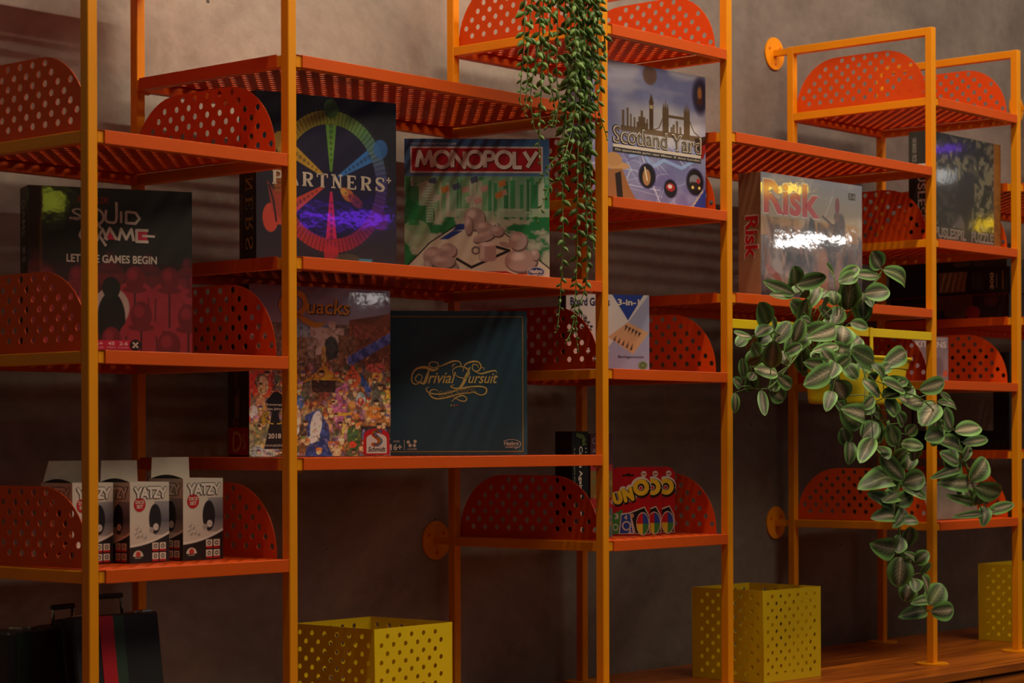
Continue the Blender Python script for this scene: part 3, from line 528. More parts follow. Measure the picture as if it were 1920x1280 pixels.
f.ribbon('title',[(fx(770),fy(215)),(fx(770),fy(298))],.0045,G,sm=0)
f.ribbon('title',[(fx(805),fy(215)),(fx(805),fy(296)),(fx(870),fy(298)),(fx(900),fy(262)),(fx(872),fy(222)),(fx(805),fy(216))],.0045,G,sm=0)
f.ribbon('title',[(fx(560),fy(350)),(fx(500),fy(350)),(fx(480),fy(395)),(fx(505),fy(432)),(fx(570),fy(428)),(fx(572),fy(395))],.0045,G,sm=0)
f.ribbon('title',[(fx(600),fy(430)),(fx(640),fy(345)),(fx(672),fy(425))],.0045,G,sm=0); f.ribbon('title',[(fx(612),fy(385)),(fx(664),fy(465))],.0045,G,sm=0)
f.ribbon('title',[(fx(655),fy(418)),(fx(690),fy(338)),(fx(738),fy(418))],.005,G,sm=0); f.poly('title',[(fx(668),fy(418)),(fx(690),fy(362)),(fx(724),fy(418))],(205,50,80))
f.ribbon('title',[(fx(752),fy(424)),(fx(770),fy(340)),(fx(805),fy(412)),(fx(842),fy(340)),(fx(858),fy(424))],.0048,G,sm=0)
f.rect('title',fx(885),fy(355),fx(955),fy(418),(205,50,80)); f.ribbon('title',[(fx(962),fy(345)),(fx(878),fy(345)),(fx(878),fy(426)),(fx(962),fy(426))],.005,G,2,sm=0); f.ribbon('title',[(fx(918),fy(384)),(fx(1008),fy(386))],.004,G,2)
f.text('publisher_mark','NETFLIX',(fx(470),fy(118),fx(682),fy(165)),(170,40,40),bold=.01)
f.rect('age_badge',fx(500),fy(1132),fx(900),fy(1200),(190,36,70)); f.ell('age_badge',fx(868),fy(1165),.036,.034,(42,24,28),2)
f.ribbon('age_badge',[(fx(850),fy(1146)),(fx(886),fy(1184))],.003,G,3); f.ribbon('age_badge',[(fx(886),fy(1146)),(fx(850),fy(1184))],.003,G,3)
for s,x0,x1,sub in(('16+',570,640,'AGE'),('45',675,722,'MIN'),('2-6',755,815,'PLAYERS')):
    f.text('age_badge',s,(fx(x0),fy(1142),fx(x1),fy(1168)),(232,190,196),2,bold=.02); f.text('age_badge',sub,(fx(x0-5),fy(1178),fx(x1+5),fy(1190)),(222,170,180),2)
f.done(); l.vtext('spine_title','GAME',(.3,.08,.75,.3),(150,140,132),bold=.01); l.rect('spine_badge',.3,.36,.8,.40,(120,116,105)); l.rect('spine_badge',.3,.42,.8,.45,(120,116,105)); l.done()
# --- dark box with rainbow wheel
t,f,l=game_box('game_box','black board game box with a rainbow spoked wheel',(.485,.137),(.781,.062),lvl(1),.318,.068,(14,12,13))
c=Canvas(290,300,(40,34,44)); c.vgrad(0,.35,(26,24,28),(38,34,46)); c.vgrad(.35,1,(38,34,46),(48,42,48))
cx,cy,rx,ry=.525,.505,.405,.425
import colorsys
ang=np.arctan2((c.Y-cy)/ry,(c.X-cx)/rx); rad=np.hypot((c.X-cx)/rx,(c.Y-cy)/ry)
stops=[(-math.pi,(150,90,30)),(-2.6,(196,160,40)),(-math.pi/2,(140,150,40)),(-.9,(96,140,84)),(-.45,(96,124,150)),(0.05,(76,64,132)),(.6,(110,44,110)),(1.2,(150,44,66)),(math.pi/2,(178,46,54)),(2.3,(176,62,44)),(math.pi,(150,90,30))]
col=np.stack([np.interp(ang,[s[0] for s in stops],[s[1][i] for s in stops]) for i in range(3)],-1)/255
inn=(1-rad)*110; ring=np.clip(np.minimum(inn+.5,(rad-.80)*110+.5),0,1)
seg=(np.abs(((ang/(2*math.pi)*84)%1)-.5)>.40)
dim=np.where(seg,.62,1.)[...,None]
c.a=c.a*(1-ring[...,None])+col*dim*ring[...,None]
c.ell(cx,cy,rx*.8,ry*.8,(34,28,58),.9)
edge=np.clip(1.5-np.abs(rad-1.03)*110,0,1)*(((ang*40/math.pi)%1)>.4); c.mask(edge,(70,60,66),.7)
tips={-90:(108,160,58),-30:(60,120,196),30:(150,70,60),90:(214,40,92),150:(206,78,52),210:(206,160,46)}
for d,cc in tips.items():
    a=math.radians(d); ux,uy=math.cos(a),math.sin(a); px,py=-uy,ux; ex=lambda r,w:(cx+rx*(ux*r+px*w),cy+ry*(uy*r+py*w))
    if d!=30: c.poly([ex(.14,.02),ex(.80,.095),ex(.80,-.095),ex(.14,-.02)],cc)
    else: c.ell(*ex(.34,0),.055,.035,(214,120,50),.9,ang=.6); c.ell(*ex(.5,0),.06,.03,(150,56,80),.8,ang=.6); c.ell(*ex(.26,0),.03,.02,(228,170,80),.9,ang=.6)
    b={-90:(66,110,50),-30:(58,112,184),30:(96,40,90),90:(190,50,60),150:(214,84,58),210:(190,150,44)}[d]
    c.ell(*ex(1.02,0),.052,.058,b,.85)
    for k in range(7): c.ell(*ex(.3+.08*k,0),.008+.0012*k,.008+.0012*k,(30,26,34),.35)
c.ell(.1,.74,.055,.085,(206,76,54),.95); c.poly([(.075,.52),(.14,.60),(.185,.58),(.185,.76),(.11,.7)],(168,66,44),.9); c.line([(.09,.55),(.12,.64),(.14,.76)],.012,(40,28,28))
c.rect(.72,.955,.82,.985,(70,150,180),.8); c.ell(.64,.96,.09,.03,(90,84,50),.6)
f.art(c,CLEAR)
def slab(f,nm,ch,x,y,w,h,rgb,sw=.0065,l=2):
    X=lambda a:x+a*w; Y=lambda b:y+(1-b)*h; th=sw*.42
    def st(P,wd,sm=0): f.ribbon(nm,[(X(a),Y(b)) for a,b in P],wd,rgb,l,sm)
    def se(a,b,k=.2): st([(a-k,b),(a+k,b)],th)
    if ch in'PR':
        st([(.22,0),(.22,1)],sw); se(.2,.01); st([(.02,.985),(.5,.985),(.82,.88),(.86,.72),(.78,.56),(.5,.48),(.22,.48)],[th,th,sw*.8,sw,sw*.8,th,th],6)
        if ch=='R': st([(.52,.48),(.72,.2),(.84,0)],sw*.9,4); se(.9,.01,.12)
    elif ch=='T': st([(.5,0),(.5,1)],sw); se(.5,.01); st([(.02,.98),(.98,.98)],th); st([(.03,1),(.03,.72)],th); st([(.97,1),(.97,.72)],th)
    elif ch=='N': st([(.18,0),(.18,1)],th); st([(.16,1),(.84,0)],sw); st([(.84,0),(.84,1)],th); se(.16,.985); se(.16,.01); se(.84,.985,.16)
    elif ch=='E': st([(.25,0),(.25,1)],sw); st([(.04,.985),(.86,.985)],th); st([(.04,.01),(.9,.01)],th); st([(.25,.5),(.65,.5)],th); st([(.86,1),(.86,.76)],th); st([(.9,0),(.9,.26)],th); st([(.65,.6),(.65,.4)],th)
    elif ch=='S': st([(.82,.76),(.74,.95),(.46,1),(.2,.86),(.24,.64),(.6,.46),(.82,.28),(.72,.06),(.44,0),(.2,.08),(.12,.28)],[th,th,th,sw*.8,sw,sw,sw,sw*.8,th,th,th],6); st([(.84,1),(.84,.72)],th); st([(.11,0),(.11,.3)],th)
    elif ch=='A': st([(.1,0),(.5,1)],th); st([(.5,1),(.9,0)],sw); st([(.25,.35),(.75,.35)],th); se(.1,.01,.14); se(.9,.01,.14)
    elif ch=='+': st([(.5,0),(.5,1)],th); st([(0,.5),(1,.5)],th)
for i,ch in enumerate('PARTNERS'): slab(f,'title',ch,.11+i*.1045,.463,.075,.077,WHITE)
slab(f,'title','+',.925,.455,.035,.035,WHITE); f.done()
for ch,y in zip('PARTNERS',(.02,.14,.26,.38,.5,.615,.73,.85)):
    F2=Face(t,l.o,l.u,l.vv,l.n,l.w,l.h); v=MB()
    class Rot:   # letters turned a quarter on the spine
        def ribbon(s,nm,P,wd,rgb,l_=1,sm=8): l.ribbon(nm,[(.86-(1-b2)*.44 if False else .42+ .40*b2, a2) for a2,b2 in [(a3*1.0,b3*1.0) for a3,b3 in P]],wd,rgb,l_,sm)
    slab(Rot(),'spine_title',ch,y,0,.085,1,(178,164,96),.0048)
l.vtext('spine_subtitle','PARTY GAME',(.1,.6,.22,.92),(120,74,40),bold=.01); l.done()
# --- red banner box
t,f,l=game_box('game_box','green city board game box with a red title banner',(.990,.242),(1.199,.027),lvl(1),.288,.06,(40,70,110))
c=Canvas(270,260,(150,160,140)); rs=np.random.RandomState(4)
c.vgrad(0,.3,(58,96,150),(92,132,180)); 
c.vgrad(.27,.55,(120,170,134),(150,190,158)); 
for i in range(46):
    x=rs.rand(); w=.01+.035*rs.rand(); top=.27+.06*rs.rand(); cc=[(30,140,70),(20,112,56),(196,206,184),(110,180,120),(160,190,160)][rs.randint(5)]
    c.rect(x,top,x+w,.58,cc,.85)
    for y in np.arange(top,.56,.016): c.rect(x,y,x+w,y+.005,(216,220,200),.35)
n=vnoise(260,270,16,12,7,4); c.mask(((c.Y>.52)*np.clip((n-.48)*12,0,1)),(26,120,60),.9); c.mask(((c.Y>.50)&(c.Y<.56))*np.clip((n-.4)*9,0,1),(190,200,178),.8); 
c.mask(((c.Y>.52)*np.clip((.46-n)*12,0,1)),(186,196,172),.8)
for i in range(14):
    x,y=.15+.8*rs.rand(),.28+.16*rs.rand(); c.poly([(x,y),(x+.05,y-.02),(x+.06,y+.02),(x+.012,y+.04)],[(196,150,140),(210,130,60),(196,190,180),(70,74,110)][rs.randint(4)],.9)
# board in the foreground
B0=(206,204,184)
c.poly([(.0,.93),(.18,.74),(.36,.62),(.62,.60),(1.0,.93),(1.0,1),(0,1)],B0); c.poly([(.24,.72),(.33,.66),(.40,.66),(.30,.72)],(36,62,140)); c.poly([(.33,.66),(.37,.61),(.44,.61),(.41,.65)],(36,62,140))
c.line([(0,.93),(.18,.74),(.36,.62)],.008,(30,30,30)); c.line([(.62,.62),(1,.93)],.008,(30,30,30)); c.line([(.36,.86),(.46,.92),(.72,.80),(.62,.77)],.018,(34,32,32)); c.line([(.38,.96),(.7,.955),(.76,.975),(.9,.955)],.014,(176,46,36))
M0,M1,M2=(170,150,144),(216,202,196),(104,88,86)
def blob(x,y,rx,ry,a=0): c.ell(x+.006,y+.01,rx,ry,M2,1,a); c.ell(x,y,rx*.96,ry*.94,M0,1,a); c.ell(x-rx*.25,y-ry*.35,rx*.45,ry*.35,M1,.8,a,soft=5)
# plain silver playing pieces: cup, ball, bar, cones
blob(.20,.84,.075,.07); blob(.30,.80,.06,.055); blob(.16,.92,.03,.06); blob(.34,.93,.03,.05); blob(.27,.88,.08,.05)
blob(.48,.57,.075,.085); blob(.55,.64,.06,.05); blob(.44,.62,.03,.07); blob(.55,.70,.085,.035,-.35); blob(.64,.66,.045,.04)
c.rect(.51,.755,.63,.86,M0); c.ell(.57,.755,.06,.015,M1); c.ell(.57,.86,.06,.02,M0); c.ell(.49,.80,.03,.03,M2); c.ell(.49,.80,.018,.018,B0); c.rect(.52,.77,.55,.86,M1,.5)
blob(.80,.87,.115,.085); blob(.78,.73,.065,.07); c.ell(.70,.76,.05,.018,M0,1,.3); blob(.90,.83,.03,.04)
c.ell(.10,.55,.11,.14,(40,120,66),.9); c.ell(.08,.68,.10,.10,(150,176,140),.8); c.ell(.13,.40,.09,.08,(176,192,168),.8); c.rect(.03,.34,.1,.62,(30,130,66),.7); c.rect(.15,.32,.2,.6,(198,206,186),.7)
for y in np.arange(.34,.6,.02): c.rect(.15,y,.2,y+.006,(40,120,66),.6)
f.art(c,SATIN)
f.rect('title_banner',.04,.055,.955,.245,(218,204,196)); f.rect('title_banner',.052,.068,.943,.232,(176,22,34),2)
for L,rgb,wd,d in((3,(84,24,26),.0092,.005),(4,(228,216,206),.0078,0.)): f.letters('title','MONOPOLy',(.085,.092,.915,.205),wd,rgb,L,dx=d*.8,dy=d)
f.text('tagline','FAST-DEALING PROPERTY TRADING GAME',(.045,.028,.36,.044),(196,204,214),bold=.01)
def maker(f,nm,cx,cy,rx,ry,l=1,bg=(40,70,128),fg=(224,220,214)):
    if bg: f.ell(nm,cx,cy,rx,ry,bg,l)
    f.ring(nm,cx,cy,rx*.93,ry*.9,.0012,fg,l+1,a0=-2.6 if not bg else 0,a1=1.2 if not bg else 2*math.pi)
    f.text(nm,'Hasbro',(cx-rx*.72,cy-ry*.55,cx+rx*.72,cy+ry*.22),fg,l+1,bold=.03); f.text(nm,'GAMING',(cx-rx*.6,cy+ry*.35,cx+rx*.6,cy+ry*.75),fg,l+1,bold=.01)
maker(f,'maker_logo',.905,.955,.062,.038); f.done()
# --- market crowd box
t,f,l=game_box('game_box','colourful board game box showing a crowded market and gold title',(.567,.249),(.904,.200),lvl(-1),.333,.075,(52,54,60))
c=Canvas(265,320,(110,96,80)); H,Wd=320,265
c.vgrad(0,.22,(104,106,140),(150,150,168)); n=vnoise(H,Wd,5,3,2); c.mask((c.Y<.3)*np.clip((n-.5)*5,0,1),(196,192,198),.5); c.vgrad(.22,.32,(120,150,186),(150,170,190),.25,.6)
c.rect(.42,.24,.66,.40,(186,178,166)); c.rect(.45,.21,.5,.3,(196,188,176)); c.rect(.55,.2,.6,.3,(180,170,160)); c.rect(.34,.3,.46,.42,(150,140,132)); 
c.ell(.57,.36,.05,.07,(52,60,56),.9); c.poly([(.70,.19),(1,.14),(1,.5),(.68,.42)],(104,66,46)); c.poly([(.70,.19),(.86,.21),(1,.13),(1,.30),(.70,.30)],(126,74,52)); c.rect(.62,.28,.74,.5,(120,92,66)); c.rect(.28,.30,.4,.55,(136,116,92)); c.rect(.18,.33,.3,.58,(120,100,84))
for i in range(60):
    x,y=.2+.6*rs.rand(),.33+.2*rs.rand(); c.line([(x,y),(x+.04*(rs.rand()-.5),y+.05*rs.rand())],.008,(70,50,38),.7)
for i in range(420):
    y=.46+.54*rs.rand()**.8; x=rs.rand(); s=.012+.03*rs.rand()*(y); cc=[(150,90,40),(176,120,52),(92,62,40),(60,44,36),(120,60,44),(150,110,130),(96,80,110),(190,150,90),(70,84,60),(120,40,36),(196,164,130)][rs.randint(11)]
    c.ell(x,y,s*(.5+rs.rand()),s*(.5+rs.rand()),cc,.75,rs.rand()*3)
c.poly([(.40,.55),(.52,.46),(.64,.55)],(206,158,56)); c.poly([(.36,.57),(.52,.47),(.68,.57),(.6,.545),(.45,.545)],(190,140,44)); c.rect(.43,.55,.6,.62,(54,36,28)); c.rect(.50,.35,.53,.47,(190,160,90))
for k in range(9): c.ell(.71+.036*k,.43-.018*k,.034,.03,(66,78,160) if k%2 else (90,104,186),.95)
c.poly([(.66,.54),(.72,.45),(.79,.54),(.74,.6)],(176,84,50)); c.poly([(.56,.73),(.6,.6),(.68,.56),(.68,.7),(.66,.82)],(180,110,150)); c.ell(.63,.74,.05,.1,(158,92,130)); c.rect(.6,.74,.7,.76,(190,150,60))
c.poly([(.78,.5),(.86,.6),(.84,.66),(.78,.56)],(56,76,140)); c.ell(.90,.52,.04,.035,(226,150,70)); c.ell(.89,.47,.07,.03,(190,90,80)); c.rect(.86,.56,.94,.68,(90,90,80)); c.ell(.97,.65,.03,.05,(206,160,60)); c.ell(.78,.66,.035,.045,(150,170,180)); c.ell(.78,.675,.025,.025,(190,50,50))
c.ell(.88,.74,.06,.04,(190,120,52)); c.poly([(.76,.80),(1,.77),(1,.8),(.76,.83)],(150,104,60)); c.rect(.78,.82,1,.93,(54,42,40)); 
for k in range(5): c.rect(.79+.04*k,.84,.81+.04*k,.92,(90,96,150))
c.ell(.32,.68,.06,.045,(72,96,150)); c.ell(.28,.7,.05,.03,(60,84,140)); c.ell(.30,.77,.055,.08,(206,170,140)); c.ell(.31,.83,.035,.05,(190,180,170)); c.poly([(.38,.76),(.48,.72),(.55,.82),(.56,.95),(.42,.97)],(58,70,124)); c.ell(.46,.82,.04,.09,(206,204,200),1,.2); c.ell(.44,.9,.05,.03,(206,204,200),1,-.4); c.rect(.34,.94,.42,.98,(110,70,40)); c.poly([(.4,.93),(.52,.9),(.58,1),(.38,1)],(50,62,120))
c.poly([(.66,.76),(.68,.76),(.64,.96),(.62,.95)],(180,160,80)); c.ell(.73,.88,.05,.1,(64,90,50)); c.ell(.72,.93,.03,.02,(190,60,40))
# red curls at left
for i in range(36):
    a=rs.rand()*6.3; c.ell(.085+.065*math.cos(a),.57+.075*math.sin(a),.022,.02,(196,56,38) if i%2 else (226,92,56),.9)
c.ell(.095,.585,.035,.055,(226,176,140)); c.ell(.08,.68,.03,.04,(214,150,110)); c.rect(0,.50,.012,.8,(196,60,50)); c.ell(.03,.74,.03,.04,(206,206,206)); c.rect(0,.8,.17,.98,(110,120,80),.6); c.ell(.1,.97,.1,.04,(150,160,170),.8)

PAL=[(214,170,110),(60,40,30),(150,60,44),(226,200,160),(80,70,110),(110,130,70),(190,110,50),(40,30,30),(170,120,150)]
for i in range(520):
    y=.40+.6*rs.rand(); x=rs.rand(); a=rs.rand()*6.3; L=.012+.03*rs.rand()
    c.line([(x,y),(x+L*math.cos(a),y+L*math.sin(a))],.004+.006*rs.rand(),PAL[rs.randint(9)],.55)
for i in range(90):
    y=.48+.5*rs.rand(); x=rs.rand(); r=.010+.010*rs.rand(); c.ell(x,y,r*1.25,r*1.1,(50,34,28),.8); c.ell(x,y,r,r*.95,(214,168,126),.95); c.ell(x,y-r*.7,r*1.2,r*.5,PAL[rs.randint(9)],.95)
nf=vnoise(H,Wd,60,50,77,2); c.a=np.clip(c.a*(1.0+.75*(nf[...,None]-.40)*(c.Y[...,None]>.22))*1.25,0,1)
f.art(c,CLEAR)
GOLD=(236,184,54)
f.text('title','uacks',(.40,.075,.705,.165),(60,36,16),2,bold=.03,shear=.12); f.text('title','uacks',(.395,.07,.70,.16),GOLD,3,bold=.014,shear=.12)
f.ribbon('title',[(.33,.04),(.25,.06),(.215,.12),(.26,.17),(.345,.16),(.385,.11),(.37,.06),(.33,.04)],.011,GOLD,3); f.ribbon('title',[(.31,.15),(.38,.20),(.46,.225),(.53,.215)],[.004,.012,.011,.002],GOLD,3)
f.text('subtitle','Quedlinburg',(.465,.165,.73,.215),(26,20,30),2,bold=.02,shear=.1)
f.poly('award_badge',[(.145,.645+.0),(.165,.625),(.195,.622),(.225,.64),(.24,.67),(.225,.72),(.195,.745),(.235,.90),(.25,.955),(.10,.955),(.115,.90),(.155,.745),(.125,.72),(.115,.675)],(36,30,34),1)
for s in(-1,1):
    for k in range(6):
        a=.2+.36*k; x=.175+s*(.035+.034*math.sin(a)+.012); y=.79-.045*math.cos(a)*.9-.002; f.ell('award_badge',x,y,.016,.009,(206,168,60),2,10)
    f.ribbon('award_badge',[(.175+s*.012,.81),(.175+s*.05,.80),(.175+s*.085,.745)],.0025,(206,168,60),2)
f.text('award_badge','Kennerspiel',(.115,.69,.24,.708),WHITE,2,bold=.02); f.text('award_badge','des Jahres',(.12,.715,.235,.733),WHITE,2,bold=.02); f.text('award_badge','2018',(.125,.865,.215,.895),WHITE,2,bold=.03); f.text('award_badge','KENNERSPIEL',(.1,.93,.24,.942),WHITE,2)
f.poly('maker_logo',[(.80,.995),(.80,.88)]+[(.895-.095*math.cos(a),.88-.045*math.sin(a)) for a in np.linspace(0,math.pi,14)]+[(.99,.995)],(196,26,34),1)
f.poly('maker_logo',[(.82,.985),(.82,.90)]+[(.895-.075*math.cos(a),.90-.035*math.sin(a)) for a in np.linspace(0,math.pi,14)]+[(.97,.985)],(218,206,198),2)
for dx,cc in((-.008,(210,60,40)),(0.,(222,190,60)),(.008,(50,90,170))): f.ribbon('maker_logo',[(.925+dx,.855),(.895+dx,.85),(.872+dx,.868),(.90+dx,.89),(.922+dx,.912),(.895+dx,.935),(.865+dx,.928)],.0062,cc,3)
f.text('maker_logo','Schmidt',(.832,.945,.96,.975),(46,36,34),3,bold=.02,shear=.2); f.done()
l.rect('spine_logo',.05,.83,.97,.99,(140,24,24)); l.ribbon('spine_logo',[(.3,.86),(.3,.96),(.55,.95),(.62,.91),(.55,.87),(.3,.86)],.006,(180,150,90),2); l.ribbon('spine_logo',[(.8,.87),(.72,.88),(.76,.91),(.84,.935),(.74,.955)],.006,(150,130,90),2)
l.ell('spine_art',.4,.45,.14,.2,(86,82,76)); l.ell('spine_art',.45,.68,.12,.12,(110,96,76)); l.ell('spine_art',.4,.8,.15,.03,(90,60,40)); l.done()
# --- dark teal box
t,f,l=game_box('game_box','dark teal board game box with gold script title and thin gold border',(.945,.262),(1.159,.055),lvl(-1),.297,.052,(38,56,66))
c=Canvas(200,200,(54,80,96)); n=vnoise(200,200,3,3,9); c.mask(np.clip((n-.4)*2.5,0,1),(64,92,106),.7); f.art(c,printed('teal_print',.16))
GD=(206,188,112)
for P in([(.03,.04),(.97,.04)],[(.97,.04),(.97,.975)],[(.97,.975),(.03,.975)],[(.03,.975),(.03,.04)]): f.ribbon('gold_border',P,.0022,(150,124,62),1,sm=0)
fx=lambda x:(x-(-18))/1190; fy=lambda y:(y-55)/1195
T=lambda L:[(fx(x),fy(y)) for x,y in L]
f.text('title','rivial',(fx(352),fy(560),fx(585),fy(655)),GD,2,bold=.012,shear=.35); f.text('title','ursuit',(fx(685),fy(572),fx(930),fy(655)),GD,2,bold=.012,shear=.35)
for L,w in(([(300,640),(262,640),(250,610),(280,580),(305,600),(290,640),(255,662),(222,640),(225,580),(260,535),(330,522),(390,545),(440,535)],[.0015,.002,.0025,.002,.0015,.002,.0025,.003,.003,.004,.006,.006,.0015]),
  ([(365,530),(345,600),(325,648),(300,655),(285,640)],[.002,.006,.006,.003,.0015]),
  ([(440,530),(380,520),(362,495),(390,477),(430,485),(440,512),(410,525)],[.001,.002,.0022,.002,.002,.002,.001]),([(440,520),(500,495),(560,472),(610,475),(625,505),(600,520)],[.001,.003,.0042,.003,.0025,.001]),
  ([(700,520),(672,590),(640,660),(610,695),(570,695),(540,680),(570,665)],[.002,.006,.006,.004,.003,.002,.001]),
  ([(555,520),(560,500),(580,495)],.002),([(640,560),(660,500),(720,475),(770,480),(790,520),(760,555),(722,540),(725,500),(760,505),(770,530)],[.001,.003,.004,.003,.003,.003,.002,.002,.002,.001]),
  ([(560,590),(560,540),(610,515),(670,530),(690,570),(665,610),(610,605),(580,585)],[.001,.002,.0025,.003,.004,.003,.002,.001]),
  ([(740,560),(790,575),(850,560),(905,550),(922,570)],[.001,.003,.004,.003,.001]),([(780,525),(810,525),(815,545)],.0015)): f.ribbon('title',T(L),w,GD,2)
for L,w in(([(360,685),(338,700),(350,725),(400,742),(470,742),(560,722),(660,690),(770,680),(830,695),(830,735),(790,752),(745,735),(725,720)],[.001,.002,.0025,.0025,.003,.003,.003,.003,.003,.003,.0025,.002,.001]),
  ([(440,718),(400,705),(370,722),(372,755),(420,782),(510,772),(600,745),(700,732),(755,725)],[.001,.002,.0025,.0028,.003,.003,.003,.002,.001]),([(545,808),(590,770),(640,757),(672,780),(655,803),(610,795),(560,765)],[.001,.0025,.0025,.0025,.0025,.002,.001])): f.ribbon('subtitle',T(L),w,GD,2)
f.text('subtitle','CLASSIC EDITION',(fx(440),fy(705),fx(735),fy(755)),(156,142,96),2,bold=.0,quad=-.025)
for k,cc in enumerate(((60,120,60),(206,190,70),(206,130,60),(190,60,60),(90,60,110),(60,90,140))): f.poly('colour_dots',T([(512+24*k,832),(528+24*k,832),(520+24*k,848)]),cc,2)
f.text('age_mark','AGES',(fx(65),fy(1125),fx(120),fy(1142)),WHITE,2,bold=.01); f.text('age_mark','16+',(fx(45),fy(1155),fx(138),fy(1208)),WHITE,2,bold=.03); f.ribbon('age_mark',T([(157,1122),(157,1208)]),.001,WHITE,2)
for x,y in((190,1140),(246,1135),(205,1168),(240,1168)): f.ell('age_mark',fx(x),fy(y),.012,.012,WHITE,2,14)
f.text('age_mark','2-6 PLAYERS',(fx(182),fy(1190),fx(260),fy(1206)),WHITE,2,bold=.01)
maker(f,'maker_logo',fx(1040),fy(1160),.07,.036,1,None,(196,190,180)); f.done()
# --- lilac city map box
t,f,l=game_box('game_box','lilac-blue city map game box with a tower bridge skyline',(1.381,.064),(1.770,.046),lvl(2),.305,.07,(84,88,120))
c=Canvas(290,300,(120,122,160)); H,Wd=300,290; n=vnoise(H,Wd,4,4,21,4); c.mask(np.clip((n-.35)*2.2,0,1),(156,158,190),.9); c.vgrad(0,.0001,(0,0,0),(0,0,0))
c.mask(np.clip((.5-c.Y)*2,0,1)*np.clip((vnoise(H,Wd,6,3,5)-.45)*5,0,1),(196,190,196),.7); c.ell(.62,.42,.36,.16,(226,216,204),.55,soft=25)
rs=np.random.RandomState(8)
for i in range(34):
    x,y=rs.rand(),.60+.4*rs.rand(); a=rs.rand()*6.3; L=.08+.25*rs.rand(); c.line([(x,y),(x+L*math.cos(a),y+L*math.sin(a)*.7),(x+L*1.5*math.cos(a+.4),y+L*1.2*math.sin(a+.4))],.004+.008*rs.rand()*(i%3==0),(196,204,226),.6)
for i in range(16):
    x,y=rs.rand(),.58+.42*rs.rand(); c.ell(x,y,.03+.05*rs.rand(),.03+.05*rs.rand(),(112,100,150),.35,soft=6)
c.line([(.33,.66),(.45,.63),(.52,.72),(.62,.66),(.78,.70),(.95,.60)],.026,(150,176,216),.8); c.line([(.4,.58),(.5,.8),(.6,1)],.012,(210,214,230),.6)
SKY=(112,92,70)
b=.46
for x,w,h in((.26,.02,.12),(.30,.016,.14),(.33,.012,.10),(.385,.10,.05),(.40,.06,.09),(.42,.02,.135),(.36,.014,.08),(.47,.012,.08)): c.rect(x,b-h,x+w,b,SKY,.95)
c.rect(.495,b-.20,.53,b,(98,76,52)); c.poly([(.49,b-.2),(.5125,b-.27),(.535,b-.2)],(98,76,52)); c.rect(.500,b-.185,.525,b-.16,(186,170,130))
for x in(.61,.80): c.rect(x,b-.17,x+.055,b+.02,SKY); c.poly([(x,b-.17),(x+.01,b-.22),(x+.02,b-.18),(x+.028,b-.25),(x+.036,b-.18),(x+.046,b-.22),(x+.055,b-.17)],SKY)
c.rect(.66,b-.135,.80,b-.115,SKY); c.line([(.53,b-.01),(.58,b-.03),(.62,b-.12)],.008,SKY); c.line([(.85,b-.12),(.89,b-.04),(.94,b-.01)],.008,SKY)
for x,h in((.70,.07),(.73,.10),(.76,.06),(.68,.05)): c.rect(x,b-h,x+.02,b,SKY,.8)
c.rect(.25,b-.01,.95,b+.03,SKY,.9)
for i in range(60): c.rect(.5+rs.rand()*.36-.25,b-.02-.1*rs.rand(),.252+rs.rand()*.6,b-.02,(0,0,0),0)
for x,y,rx,ry in((.475,.79,.07,.085),(.68,.86,.055,.065),(.90,.79,.075,.095)): c.ell(x,y,rx*1.12,ry*1.1,(96,90,130)); c.ell(x,y,rx,ry,(46,42,52))
c.ell(.47,.80,.035,.06,(176,140,96),.9); c.line([(.455,.73),(.475,.82)],.012,(206,196,176)); c.ell(.68,.85,.04,.03,(176,60,60),.9); c.ell(.675,.845,.02,.015,(206,196,196)); c.ell(.90,.78,.05,.045,(150,150,160),.8); c.rect(.86,.79,.95,.85,(60,54,56)); c.ell(.88,.83,.012,.012,(220,190,120)); c.ell(.94,.83,.012,.012,(220,190,120)); c.ell(.93,.78,.015,.02,(170,60,60))
c.ell(.50,.06,.06,.07,(110,80,58),.8,soft=4); c.ell(.95,.15,.07,.13,(36,34,58),.85,soft=8); c.ell(.945,.13,.02,.05,(180,120,60),.8,soft=2); c.ell(.945,.19,.028,.025,(90,50,40),.8)
c.ell(.20,.74,.12,.03,(186,150,110)); c.ell(.19,.70,.07,.05,(176,140,100)); c.poly([(.1,.78),(.26,.76),(.33,.9),(.40,1),(.05,1)],(150,112,76)); c.poly([(.2,.8),(.25,.78),(.27,1),(.22,1)],(60,48,44))
c.a=np.clip((c.a-.5)*1.25+.47,0,1); f.art(c,SATIN)
CR=(196,180,160)
f.text('title','Scotland Yard',(.175,.452,.965,.588),(40,34,32),2,bold=.04); f.text('title','Scotland Yard',(.182,.458,.958,.582),(222,208,188),3,bold=.026); f.text('title','Scotland Yard',(.19,.465,.95,.575),(92,80,70),4,bold=.002)
f.rect('tagline',.18,.590,.955,.612,(206,194,178),2); f.rect('tagline',.18,.615,.955,.645,(52,46,46),2); f.text('tagline','De spannende jacht naar Mister X door Londen',(.2,.621,.945,.64),(206,196,184),3,bold=.01)
f.poly('arrow_mark',[(.955,.50),(1.0-.002,.46),(.998,.55),(.975,.61),(.955,.61)],(150,30,30),2); f.poly('arrow_mark',[(.90,.47),(.998,.44),(.998,.5),(.955,.52),(.955,.58),(.91,.53)],(52,38,38),2)
f.poly('maker_logo',[(.86,.998),(.998,.83),(.998,.998)],(40,62,150),1); f.text('maker_logo','Ravensburger',(.84,.90,1.0,.935),WHITE,2,bold=.02,ang=.80); f.done()
